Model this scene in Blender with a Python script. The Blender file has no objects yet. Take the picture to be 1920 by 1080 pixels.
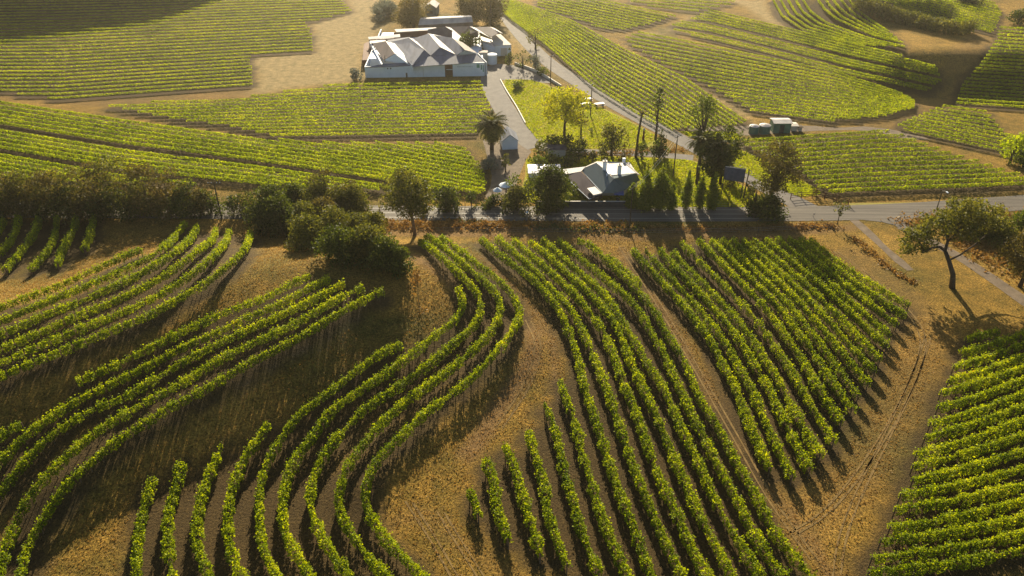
import bpy, bmesh, math, random
import numpy as np
from mathutils import Vector, Matrix
R = math.radians
sc = bpy.context.scene
COL = sc.collection
rng = np.random.default_rng(7)
random.seed(7)

# ---------------------------------------------------------------- camera model
F, HC, PITCH = 1500.0, 74.0, R(32.0)
SP, CP = math.sin(PITCH), math.cos(PITCH)
SUN_EL, SUN_AZ = R(22.0), R(-1.5)

def sstep(a, b, x):
    t = np.clip((x - a) / (b - a), 0, 1)
    return t * t * (3 - 2 * t)

SHADOW_BANKS = []   # low earth banks added under the lowest row of each contour block to lengthen its shadow: (points, height, half width)
def hgt(x, y):
    z = hgt0(x, y)
    x = np.asarray(x, float); y = np.asarray(y, float)
    for pts, hh, ww in SHADOW_BANKS:
        p = np.asarray(pts); lo = p.min(0) - 3 * ww; hi = p.max(0) + 3 * ww
        m = (x > lo[0]) & (x < hi[0]) & (y > lo[1]) & (y < hi[1])
        if not np.any(m): continue
        X = x[m] if x.ndim else x; Y = y[m] if y.ndim else y
        best = np.full(np.shape(X), 1e9)
        for (ax, ay), (bx, by) in zip(pts[:-1], pts[1:]):
            ex, ey = bx - ax, by - ay
            t = np.clip(((X - ax) * ex + (Y - ay) * ey) / (ex * ex + ey * ey + 1e-9), 0, 1)
            best = np.minimum(best, np.hypot(X - ax - t * ex, Y - ay - t * ey))
        add = hh * np.exp(-(best / ww) ** 2)
        if x.ndim: z[m] += add
        else: z = z + add
    return z

def hgt0(x, y):
    """ground height"""
    x = np.asarray(x, float); y = np.asarray(y, float)
    # foreground spur on the left, falling towards lower right
    d = (x + 30) * -0.42 + (y - 97) * 0.91
    z = 6.8 * sstep(-23, 21, d) * (1 - sstep(-20, 16, x))
    z = z * (1 - sstep(112, 140, y)) * (1 - 0.8 * sstep(-58, -88, x) * sstep(96, 122, y))
    # small swells
    z = z + 1.4 * sstep(80, 60, y) * 0 
    # steep banks facing the camera, raised to put the far right field in shade
    z = z + 9.0 * sstep(217, 238, y) * sstep(98, 118, x)
    z = z + 8.0 * sstep(268, 288, y) * sstep(104, 122, x) * (1 - sstep(140, 156, x))
    # far left hill beyond the view, added to cast shade over the corner
    z = z + 44 * sstep(300, 382, y - 0.6 * (x + 190)) * sstep(-90, -140, x)
    return z

def unproj(px, py, dz=0.0, plane=None):
    """image point (1920x1080) to world point on the ground (+dz) or on z = plane"""
    px = np.asarray(px, float); py = np.asarray(py, float)
    u = (px - 960) / F; v = (py - 540) / F
    dx = u; dy = CP - v * SP; dzz = -SP - v * CP
    z = np.zeros_like(px) if plane is None else np.full_like(px, plane, dtype=float)
    for _ in range(1 if plane is not None else 60):
        zz = z + (dz if plane is None else 0)
        t = (zz - HC) / dzz
        x = dx * t; y = dy * t
        if plane is None:
            z = 0.6 * z + 0.4 * hgt(x, y)
    return x, y, (hgt(x, y) if plane is None else z)

def add_shadow_banks():
    out = []
    for pts, hh, ww in (([(400, 527), (333, 563), (283, 593), (233, 613), (167, 640), (100, 667), (33, 695), (-30, 720)], 0.9, 4.5),
                        ([(690, 562), (633, 590), (567, 633), (513, 660), (467, 683), (407, 720), (377, 737), (317, 767), (267, 800), (217, 830), (167, 873), (133, 903)], 1.6, 5.0),
                        ([(970, 640), (950, 670), (893, 703), (843, 743), (797, 775), (763, 810), (730, 840), (703, 870), (690, 900)], 1.3, 4.5)):
        x, y, _ = unproj([p[0] for p in pts], [p[1] for p in pts], dz=1.2)
        out.append((list(zip(x.tolist(), y.tolist())), hh, ww))
    SHADOW_BANKS.extend(out)
add_shadow_banks()

def P(px, py, z=None):
    x, y, zz = unproj(px, py, plane=z)
    return Vector((float(x), float(y), float(zz)))

def height_at(p, ytop):
    """height above p of a point straight above p seen at image row ytop"""
    v = ytop - 540.0
    q = p.y * (F * SP + v * CP) / (F * CP - v * SP)
    return HC - q - p.z

def pxm(p):
    return F / ((HC - p.z) * SP + p.y * CP)

# ---------------------------------------------------------------- objects
def tag(o, label=None, cat=None, group=None, kind=None):
    if label: o['label'] = label
    if cat: o['category'] = cat
    if group: o['group'] = group
    if kind: o['kind'] = kind
    return o

def empty(name, loc, rz=0):
    o = bpy.data.objects.new(name, None); COL.objects.link(o)
    o.location = loc; o.rotation_euler = (0, 0, rz); o.empty_display_size = 0.5
    return o

def link(name, me, parent=None, loc=None):
    o = bpy.data.objects.new(name, me); COL.objects.link(o)
    if parent is not None:
        o.parent = parent
    if loc is not None: o.location = loc
    return o

def quads_mesh(name, v, nper, mat, attr=None):
    """v: (n*nper,3) separate faces of nper corners"""
    n = len(v) // nper
    me = bpy.data.meshes.new(name)
    me.vertices.add(n * nper); me.vertices.foreach_set('co', np.asarray(v, np.float32).ravel())
    me.loops.add(n * nper); me.loops.foreach_set('vertex_index', np.arange(n * nper, dtype=np.int32))
    me.polygons.add(n); me.polygons.foreach_set('loop_start', np.arange(0, n * nper, nper, dtype=np.int32))
    me.update(calc_edges=True)
    me.materials.append(mat)
    return me

def inside(x, y, poly):
    n = len(poly); c = np.zeros(x.shape, bool); j = n - 1
    for i in range(n):
        xi, yi = poly[i]; xj, yj = poly[j]
        c ^= ((yi > y) != (yj > y)) & (x < (xj - xi) * (y - yi) / (yj - yi + 1e-12) + xi); j = i
    return c

def planar(pts):
    """flatten a nearly flat roof outline onto its best plane"""
    a = np.array([tuple(p) for p in pts], float)
    if len(a) < 4: return pts
    c = a.mean(0); n = np.linalg.svd(a - c)[2][2]; o = np.array([0, 0, HC]); out = []
    for p in a:
        d = p - o; den = d @ n
        if abs(den) < 1e-6: return pts
        q = o + d * (((c - o) @ n) / den)
        if np.linalg.norm(q - p) > 1.6: return pts
        out.append(Vector(q))
    return out

class MB:
    """collects shapes into ONE mesh"""
    def __init__(s): s.v = []; s.f = []; s.m = []; s.cur = 0
    def poly(s, pts, idx):
        b = len(s.v); s.v += [tuple(p) for p in pts]
        s.f += [tuple(b + i for i in f) for f in idx]; s.m += [s.cur] * len(idx)
    def box(s, c, size, rz=0, bev=0):
        hx, hy, hz = [a / 2 for a in size]
        ca, sa = math.cos(rz), math.sin(rz)
        pts = []
        for z in (-hz, hz):
            for x, y in ((-hx, -hy), (hx, -hy), (hx, hy), (-hx, hy)):
                pts.append((c[0] + x * ca - y * sa, c[1] + x * sa + y * ca, c[2] + z))
        s.poly(pts, [(3, 2, 1, 0), (4, 5, 6, 7), (0, 1, 5, 4), (1, 2, 6, 5), (2, 3, 7, 6), (3, 0, 4, 7)])
    def prism(s, pts, z0, z1=None):
        """vertical prism; pts list of (x,y) or (x,y,ztop)"""
        n = len(pts)
        lo = [(p[0], p[1], z0) for p in pts]; hi = [(p[0], p[1], p[2] if z1 is None else z1) for p in pts]
        s.poly(lo + hi, [tuple(range(n - 1, -1, -1)), tuple(range(n, 2 * n))] + [(i, (i + 1) % n, n + (i + 1) % n, n + i) for i in range(n)])
    def slab(s, pts, th=0.12):
        pts = planar(pts)
        s.slab_(pts, th)
    def slab_(s, pts, th=0.12):
        """sheet of thickness th below the 3d polygon"""
        n = len(pts)
        a = [Vector(p) for p in pts]
        nn = sum(((a[i] - a[0]).cross(a[(i + 1) % n] - a[0]) for i in range(1, n - 1)), Vector())
        if nn.z < 0: a.reverse(); nn = -nn
        nn.normalize()
        lo = [p - nn * th for p in a]
        s.poly(lo + a, [tuple(range(n - 1, -1, -1)), tuple(range(n, 2 * n))] + [(i, (i + 1) % n, n + (i + 1) % n, n + i) for i in range(n)])
    def tube(s, path, radii, k=6, cap=True):
        path = [Vector(p) for p in path]
        if not hasattr(radii, '__len__'): radii = [radii] * len(path)
        b = len(s.v)
        ref = Vector((0.31, 0.95, 0.05))
        for i, p in enumerate(path):
            t = (path[min(i + 1, len(path) - 1)] - path[max(i - 1, 0)]).normalized()
            r = ref if abs(t.dot(ref)) < 0.95 else Vector((1, 0, 0))
            a = t.cross(r).normalized(); c = t.cross(a)
            for j in range(k):
                an = 2 * math.pi * j / k
                s.v.append(tuple(p + (a * math.cos(an) + c * math.sin(an)) * radii[i]))
        for i in range(len(path) - 1):
            for j in range(k):
                s.f.append((b + i * k + j, b + i * k + (j + 1) % k, b + (i + 1) * k + (j + 1) % k, b + (i + 1) * k + j)); s.m.append(s.cur)
        if cap:
            s.f.append(tuple(b + j for j in range(k - 1, -1, -1))); s.m.append(s.cur)
            s.f.append(tuple(b + (len(path) - 1) * k + j for j in range(k))); s.m.append(s.cur)
    def lathe(s, c, prof, k=20):
        b = len(s.v)
        for r, z in prof:
            for j in range(k):
                an = 2 * math.pi * j / k
                s.v.append((c[0] + r * math.cos(an), c[1] + r * math.sin(an), c[2] + z))
        for i in range(len(prof) - 1):
            for j in range(k):
                s.f.append((b + i * k + j, b + i * k + (j + 1) % k, b + (i + 1) * k + (j + 1) % k, b + (i + 1) * k + j)); s.m.append(s.cur)
        s.f.append(tuple(b + j for j in range(k - 1, -1, -1))); s.m.append(s.cur)
        s.f.append(tuple(b + (len(prof) - 1) * k + j for j in range(k))); s.m.append(s.cur)
    def build(s, name, mats, parent=None, smooth=False):
        me = bpy.data.meshes.new(name); me.from_pydata(s.v, [], s.f)
        for m in (mats if isinstance(mats, (list, tuple)) else [mats]): me.materials.append(m)
        me.polygons.foreach_set('material_index', s.m)
        if smooth: me.polygons.foreach_set('use_smooth', [True] * len(me.polygons))
        me.update()
        if parent is not None:
            me.transform(Matrix.LocRotScale(parent.location, parent.rotation_euler, None).inverted())
        return link(name, me, parent)

# ---------------------------------------------------------------- materials
def newmat(name):
    m = bpy.data.materials.new(name); m.use_nodes = True
    nt = m.node_tree; nt.nodes.clear()
    out = nt.nodes.new('ShaderNodeOutputMaterial')
    return m, nt, out
def N(nt, t, **kw):
    n = nt.nodes.new(t)
    for k, v in kw.items():
        if k.startswith('i_'): n.inputs[k[2:].replace('_', ' ')].default_value = v
        else: setattr(n, k, v)
    return n
def ramp(nt, stops, fac):
    r = nt.nodes.new('ShaderNodeValToRGB'); e = r.color_ramp.elements
    while len(e) < len(stops): e.new(0.5)
    for i, (p, c) in enumerate(stops):
        e[i].position = p; e[i].color = (*c, 1)
    nt.links.new(fac, r.inputs[0]); return r
def leafmat(name, stops, transl=0.5, tcol=(1.3, 1.25, 0.5), rough=0.6, spec=0.12):
    m, nt, out = newmat(name)
    g = N(nt, 'ShaderNodeNewGeometry')
    oi = N(nt, 'ShaderNodeObjectInfo')
    tc = N(nt, 'ShaderNodeTexCoord')
    no = N(nt, 'ShaderNodeTexNoise'); no.inputs['Scale'].default_value = 0.35; no.inputs['Detail'].default_value = 2
    gp = N(nt, 'ShaderNodeNewGeometry'); nt.links.new(gp.outputs['Position'], no.inputs['Vector'])
    a = N(nt, 'ShaderNodeMath', operation='MULTIPLY_ADD'); a.inputs[1].default_value = 0.55; 
    nt.links.new(g.outputs['Random Per Island'], a.inputs[0])
    b = N(nt, 'ShaderNodeMath', operation='MULTIPLY_ADD'); b.inputs[1].default_value = 0.75; b.inputs[2].default_value = -0.15
    nt.links.new(no.outputs['Fac'], b.inputs[0]); nt.links.new(b.outputs[0], a.inputs[2])
    n3 = N(nt, 'ShaderNodeTexNoise'); n3.inputs['Scale'].default_value = 0.06; n3.inputs['Detail'].default_value = 3; nt.links.new(gp.outputs['Position'], n3.inputs['Vector'])
    b3 = N(nt, 'ShaderNodeMath', operation='MULTIPLY_ADD'); b3.inputs[1].default_value = 0.7; b3.inputs[2].default_value = -0.35
    nt.links.new(n3.outputs['Fac'], b3.inputs[0]); a4 = N(nt, 'ShaderNodeMath', operation='ADD'); nt.links.new(a.outputs[0], a4.inputs[0]); nt.links.new(b3.outputs[0], a4.inputs[1])
    r = ramp(nt, stops, a4.outputs[0])
    p = N(nt, 'ShaderNodeBsdfPrincipled'); p.inputs['Roughness'].default_value = rough; p.inputs['Specular IOR Level'].default_value = spec
    nt.links.new(r.outputs[0], p.inputs['Base Color'])
    t = N(nt, 'ShaderNodeBsdfTranslucent')
    mx = N(nt, 'ShaderNodeMix', data_type='RGBA', blend_type='MULTIPLY'); mx.inputs[0].default_value = 1
    nt.links.new(r.outputs[0], mx.inputs[6]); mx.inputs[7].default_value = (*tcol, 1)
    nt.links.new(mx.outputs[2], t.inputs['Color'])
    ms = N(nt, 'ShaderNodeMixShader'); ms.inputs[0].default_value = transl
    nt.links.new(p.outputs[0], ms.inputs[1]); nt.links.new(t.outputs[0], ms.inputs[2]); nt.links.new(ms.outputs[0], out.inputs[0])
    return m
def surf(name, col, col2=None, scale=2.0, rough=0.7, spec=0.4, bump=0.0, bscale=8.0, metal=0.0, stripes=None, detail=4, stretch=None):
    m, nt, out = newmat(name)
    p = N(nt, 'ShaderNodeBsdfPrincipled'); p.inputs['Roughness'].default_value = rough; p.inputs['Specular IOR Level'].default_value = spec
    p.inputs['Metallic'].default_value = metal
    g = N(nt, 'ShaderNodeNewGeometry')
    no = N(nt, 'ShaderNodeTexNoise'); no.inputs['Scale'].default_value = scale; no.inputs['Detail'].default_value = detail; no.inputs['Roughness'].default_value = 0.65
    if stretch:
        mp = N(nt, 'ShaderNodeMapping'); mp.inputs['Scale'].default_value = stretch; nt.links.new(g.outputs['Position'], mp.inputs[0]); nt.links.new(mp.outputs[0], no.inputs['Vector'])
    else: nt.links.new(g.outputs['Position'], no.inputs['Vector'])
    c2 = col2 or tuple(c * 0.75 for c in col)
    r = ramp(nt, [(0.3, c2), (0.7, col)], no.outputs['Fac'])
    nt.links.new(r.outputs[0], p.inputs['Base Color'])
    if bump:
        n2 = N(nt, 'ShaderNodeTexNoise'); n2.inputs['Scale'].default_value = bscale; n2.inputs['Detail'].default_value = 3
        nt.links.new(g.outputs['Position'], n2.inputs['Vector'])
        bp = N(nt, 'ShaderNodeBump'); bp.inputs['Strength'].default_value = bump; bp.inputs['Distance'].default_value = 0.1
        nt.links.new(n2.outputs['Fac'], bp.inputs['Height']); nt.links.new(bp.outputs[0], p.inputs['Normal'])
    nt.links.new(p.outputs[0], out.inputs[0])
    return m

M = {}
M['vine'] = leafmat('vine_leaf', [(0.0, (0.04, 0.075, 0.006)), (0.35, (0.14, 0.20, 0.008)), (0.68, (0.335, 0.39, 0.010)), (0.97, (0.54, 0.55, 0.015)), (1.0, (0.62, 0.40, 0.03))], 0.44, (1.55, 1.45, 0.2))
M['vine_far'] = leafmat('vine_leaf_yellow', [(0.0, (0.06, 0.11, 0.004)), (0.4, (0.25, 0.32, 0.006)), (0.8, (0.46, 0.50, 0.008)), (1.0, (0.58, 0.54, 0.02))], 0.52, (1.45, 1.4, 0.2))
M['gum'] = leafmat('gum_leaf', [(0.0, (0.035, 0.05, 0.012)), (0.45, (0.09, 0.105, 0.022)), (1.0, (0.27, 0.26, 0.06))], 0.42, (1.4, 1.25, 0.4))
M['brown'] = leafmat('dry_leaf', [(0.0, (0.045, 0.045, 0.014)), (0.5, (0.105, 0.098, 0.028)), (1.0, (0.22, 0.17, 0.06))], 0.4, (1.3, 1.15, 0.45))
M['dark'] = leafmat('dark_leaf', [(0.0, (0.022, 0.036, 0.010)), (0.5, (0.055, 0.078, 0.016)), (1.0, (0.18, 0.21, 0.035))], 0.4, (1.4, 1.3, 0.35))
M['green'] = leafmat('green_leaf', [(0.0, (0.05, 0.08, 0.014)), (0.5, (0.10, 0.14, 0.02)), (1.0, (0.18, 0.21, 0.035))], 0.4, (1.3, 1.2, 0.4))
M['gold'] = leafmat('golden_leaf', [(0.0, (0.10, 0.12, 0.01)), (0.4, (0.30, 0.34, 0.012)), (0.8, (0.50, 0.50, 0.015)), (1.0, (0.66, 0.58, 0.03))], 0.55, (1.3, 1.15, 0.3))
M['grass'] = leafmat('lawn_blades', [(0.0, (0.14, 0.16, 0.008)), (0.5, (0.27, 0.31, 0.010)), (1.0, (0.42, 0.36, 0.02))], 0.6, (1.5, 1.5, 0.15))
M['poplar'] = leafmat('poplar_leaf', [(0.0, (0.05, 0.08, 0.010)), (0.5, (0.13, 0.18, 0.015)), (1.0, (0.28, 0.30, 0.03))], 0.4, (1.4, 1.3, 0.3))
M['sage'] = leafmat('sage_leaf', [(0.0, (0.10, 0.12, 0.10)), (0.5, (0.17, 0.19, 0.16)), (1.0, (0.26, 0.27, 0.22))], 0.25, (1.1, 1.1, 0.8))
M['straw'] = leafmat('straw_blades', [(0.0, (0.14, 0.08, 0.025)), (0.5, (0.28, 0.17, 0.05)), (1.0, (0.42, 0.28, 0.09))], 0.35, (1.2, 1.0, 0.6))
M['bark'] = surf('bark', (0.11, 0.085, 0.06), (0.05, 0.04, 0.03), 3, 0.9, 0.1, 0.6)
M['bark_pale'] = surf('pale_bark', (0.26, 0.21, 0.16), (0.12, 0.09, 0.07), 3, 0.9, 0.1, 0.6)
M['wood'] = surf('weathered_wood', (0.20, 0.15, 0.10), (0.10, 0.075, 0.05), 3, 0.9, 0.1)
M['wood_red'] = surf('red_brown_wood', (0.22, 0.09, 0.05), (0.12, 0.05, 0.03), 3, 0.8, 0.2)
M['wire'] = surf('galvanised_wire', (0.6, 0.58, 0.52), (0.45, 0.43, 0.4), 3, 0.35, 0.5, metal=0.7)
M['asphalt'] = surf('asphalt', (0.18, 0.155, 0.12), (0.075, 0.065, 0.055), 0.9, 0.8, 0.2, 0.3, 20, stretch=(0.05, 1.6, 1))
M['concrete'] = surf('pale_concrete', (0.21, 0.19, 0.165), (0.14, 0.125, 0.11), 0.5, 0.85, 0.15, 0.3, 12)
M['gravel'] = surf('gravel', (0.22, 0.165, 0.11), (0.12, 0.09, 0.06), 0.7, 0.9, 0.2, 0.6, 9)
M['lawn'] = surf('lawn_turf', (0.24, 0.28, 0.010), (0.36, 0.26, 0.02), 0.16, 0.9, 0.1, 0.8, 14, detail=6)
M['straw_ground'] = surf('pale_straw_ground', (0.62, 0.50, 0.30), (0.40, 0.31, 0.16), 0.35, 0.95, 0.1, 0.9, 5, detail=7)
M['verge'] = surf('verge_grass', (0.38, 0.31, 0.06), (0.22, 0.20, 0.05), 0.5, 0.9, 0.1, 0.8, 8, detail=6)
M['line'] = surf('road_paint', (0.42, 0.40, 0.36), (0.26, 0.25, 0.23), 3, 0.6, 0.4)
M['white'] = surf('sky_tinted_white_paint', (0.76, 0.83, 0.90), (0.66, 0.73, 0.80), 0.6, 0.6, 0.4)  # bluish tint puts sky light on shaded walls into the white
M['cream'] = surf('cream_paint', (0.68, 0.62, 0.52), (0.52, 0.47, 0.40), 0.6, 0.7, 0.3)
M['green_paint'] = surf('green_tank_paint', (0.10, 0.22, 0.17), (0.07, 0.15, 0.12), 0.8, 0.5, 0.4)
M['blue'] = surf('blue_sheet', (0.10, 0.16, 0.42), (0.08, 0.12, 0.32), 0.8, 0.5, 0.4)
M['darkpaint'] = surf('dark_paint', (0.04, 0.05, 0.06), (0.03, 0.035, 0.04), 0.8, 0.5, 0.4)
M['glass'] = surf('window_glass', (0.03, 0.04, 0.05), (0.02, 0.03, 0.04), 1, 0.15, 0.6)
M['terracotta'] = surf('door_boards', (0.20, 0.10, 0.06), (0.12, 0.06, 0.04), 2, 0.8, 0.2)

def roofmat(name, c1, c2, rough=0.45, spec=0.6, wave=2.6, rust=None):
    m, nt, out = newmat(name)
    p = N(nt, 'ShaderNodeBsdfPrincipled'); p.inputs['Roughness'].default_value = rough; p.inputs['Specular IOR Level'].default_value = spec
    g = N(nt, 'ShaderNodeNewGeometry')
    no = N(nt, 'ShaderNodeTexNoise'); no.inputs['Scale'].default_value = 0.35; no.inputs['Detail'].default_value = 5
    mp = N(nt, 'ShaderNodeMapping'); mp.inputs['Scale'].default_value = (1.6, 0.35, 1)
    nt.links.new(g.outputs['Position'], mp.inputs[0]); nt.links.new(mp.outputs[0], no.inputs['Vector'])
    st = [(0.3, c2), (0.6, c1)] + ([(0.75, rust)] if rust else [])
    r = ramp(nt, st, no.outputs['Fac']); nt.links.new(r.outputs[0], p.inputs['Base Color'])
    w = N(nt, 'ShaderNodeTexWave'); w.inputs['Scale'].default_value = wave; w.inputs['Distortion'].default_value = 0
    nt.links.new(g.outputs['Position'], w.inputs['Vector'])
    bp = N(nt, 'ShaderNodeBump'); bp.inputs['Strength'].default_value = 0.35; bp.inputs['Distance'].default_value = 0.03
    nt.links.new(w.outputs['Fac'], bp.inputs['Height']); nt.links.new(bp.outputs[0], p.inputs['Normal'])
    nt.links.new(p.outputs[0], out.inputs[0]); return m
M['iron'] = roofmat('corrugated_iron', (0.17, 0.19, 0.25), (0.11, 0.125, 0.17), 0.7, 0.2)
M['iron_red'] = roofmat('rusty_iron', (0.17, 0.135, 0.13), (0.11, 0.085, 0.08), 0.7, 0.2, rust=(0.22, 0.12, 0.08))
M['iron_pale_or_sunlit'] = roofmat('pale_or_sunlit_iron', (0.46, 0.43, 0.41), (0.30, 0.27, 0.26), 0.6, 0.3)  # pale sheet, also used to paint sun onto the winery's right slopes
M['slate'] = roofmat('grey_green_roof', (0.15, 0.19, 0.20), (0.11, 0.14, 0.15), 0.85, 0.1)
M['brownroof'] = roofmat('brown_roof', (0.10, 0.085, 0.09), (0.06, 0.05, 0.055), 0.9, 0.05)
# ---------------------------------------------------------------- terrain
TRACKS = [  # bare earth wheel tracks: (points, half width m, strength)
    ([(770, 480), (850, 530), (930, 560), (985, 600), (1005, 640), (990, 690), (940, 760), (880, 850)], 1.3, 0.9),
    ([(1165, 470), (1230, 560), (1300, 690), (1370, 800), (1430, 900), (1500, 990), (1560, 1080)], 0.9, 0.8),
    ([(905, 480), (960, 540), (1010, 590), (1035, 640), (1040, 720)], 0.8, 0.7),
    ([(690, 436), (900, 440), (1200, 444), (1500, 436), (1600, 425)], 1.2, 0.8),
    ([(690, 430), (900, 432), (1200, 434), (1500, 428)], 0.6, 0.6),
    ([(700, 990), (800, 960), (850, 1010), (960, 1080)], 1.0, 0.3),
    ([(1600, 480), (1700, 560), (1740, 620), (1690, 760), (1600, 900), (1500, 980)], 3.0, 0.35),
    ([(500, 265), (700, 262), (890, 259)], 2.2, 0.5), ([(0, 175), (200, 190), (470, 172)], 4, 0.5),
    ([(1860, 50), (1800, 130), (1720, 210), (1650, 235)], 4.0, 0.35),
    ([(640, 0), (690, 40), (700, 80)], 1.5, 0.6), ([(470, 120), (560, 105), (690, 78)], 1.0, 0.5),
]
def seg_dist(X, Y, pts):
    best = np.full(X.shape, 1e9)
    for (ax, ay), (bx, by) in zip(pts[:-1], pts[1:]):
        dx, dy = bx - ax, by - ay
        t = np.clip(((X - ax) * dx + (Y - ay) * dy) / (dx * dx + dy * dy + 1e-9), 0, 1)
        best = np.minimum(best, np.hypot(X - ax - t * dx, Y - ay - t * dy))
    return best

def axis(lo, a, b, hi, near, far):
    out = list(np.arange(a, b + 0.01, near))
    s = near; x = a
    while x > lo: s *= far; x -= s; out.insert(0, x)
    s = near; x = b
    while x < hi: s *= far; x += s; out.append(x)
    return np.array(out)

PADDOCKS = [[(474, 106), (592, 98), (588, 62), (580, 43), (668, 24), (645, -8), (720, -8), (730, 30), (700, 70), (684, 100), (680, 135), (690, 148), (560, 164), (470, 178), (480, 160)],
    [(1350, -4), (1432, -4), (1455, 34), (1500, 62), (1440, 40), (1392, 10)], [(925, 26), (940, 60), (985, 96), (1030, 128), (1120, 186), (1200, 230), (1186, 218), (1100, 164), (1010, 84), (950, 36)],
    [(1180, 95), (1260, 52), (1300, 30), (1330, 28), (1260, 60), (1200, 62)], [(1640, 0), (1740, 40), (1700, 22)], [(1200, 110), (1400, 210), (1420, 235), (1330, 185)]]
SOIL_SHADE_PTS = []
def SOIL_SHADE_GRID(X, Y):
    """brown earth under and between the vines, darkened further in place of row shade"""
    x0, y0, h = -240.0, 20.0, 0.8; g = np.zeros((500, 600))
    P_ = np.concatenate(SOIL_SHADE_PTS); ix = ((P_[:, 0] - x0) / h).astype(int); iy = ((P_[:, 1] - y0) / h).astype(int)
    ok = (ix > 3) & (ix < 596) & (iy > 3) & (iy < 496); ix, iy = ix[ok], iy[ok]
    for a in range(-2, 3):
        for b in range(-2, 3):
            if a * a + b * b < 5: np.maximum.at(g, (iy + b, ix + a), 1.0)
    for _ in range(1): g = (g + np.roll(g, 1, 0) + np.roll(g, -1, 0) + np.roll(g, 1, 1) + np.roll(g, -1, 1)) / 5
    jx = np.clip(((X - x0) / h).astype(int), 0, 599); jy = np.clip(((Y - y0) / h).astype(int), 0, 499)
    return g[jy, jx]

def terrain():
    xs = axis(-3500, -160, 240, 3500, 1.3, 1.35); ys = axis(-600, 40, 370, 6000, 1.3, 1.35)
    X, Y = np.meshgrid(xs, ys); Z = hgt(X, Y)
    nx, ny = len(xs), len(ys)
    v = np.stack([X, Y, Z], -1).reshape(-1, 3)
    i = np.arange((nx - 1) * (ny - 1)); r = i // (nx - 1); c = i % (nx - 1); a = r * nx + c
    f = np.stack([a, a + 1, a + nx + 1, a + nx], -1).astype(np.int32)
    me = bpy.data.meshes.new('ground')
    me.vertices.add(len(v)); me.vertices.foreach_set('co', v.astype(np.float32).ravel())
    me.loops.add(f.size); me.loops.foreach_set('vertex_index', f.ravel())
    me.polygons.add(len(f)); me.polygons.foreach_set('loop_start', np.arange(0, f.size, 4, dtype=np.int32))
    me.polygons.foreach_set('use_smooth', np.ones(len(f), bool))
    me.update(calc_edges=True)
    tr = np.zeros(X.shape)
    for pts, w, s in TRACKS:
        x, y, _ = unproj([p[0] for p in pts], [p[1] for p in pts])
        d = seg_dist(X, Y, list(zip(x, y)))
        tr = np.maximum(tr, s * (1 - sstep(w * 0.6, w * 1.6, d)))
    at = me.attributes.new('track', 'FLOAT', 'POINT'); at.data.foreach_set('value', tr.astype(np.float32).ravel())
    so_ = SOIL_SHADE_GRID(X, Y); st = np.zeros(X.shape)
    for poly in PADDOCKS:
        px_, py_, _ = unproj([p[0] for p in poly], [p[1] for p in poly])
        m = inside(X + rng.normal(size=X.shape) * .9, Y + rng.normal(size=X.shape) * .9, list(zip(px_, py_))).astype(float)
        for _ in range(3): m = (m + np.roll(m, 1, 0) + np.roll(m, -1, 0) + np.roll(m, 1, 1) + np.roll(m, -1, 1)) / 5
        st = np.maximum(st, m)
    for nm, arr in (('soil_shade', so_), ('straw', st)):
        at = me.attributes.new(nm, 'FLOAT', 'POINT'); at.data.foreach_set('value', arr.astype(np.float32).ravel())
    me.materials.append(ground_material())
    return tag(link('ground', me), kind='structure')

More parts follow.
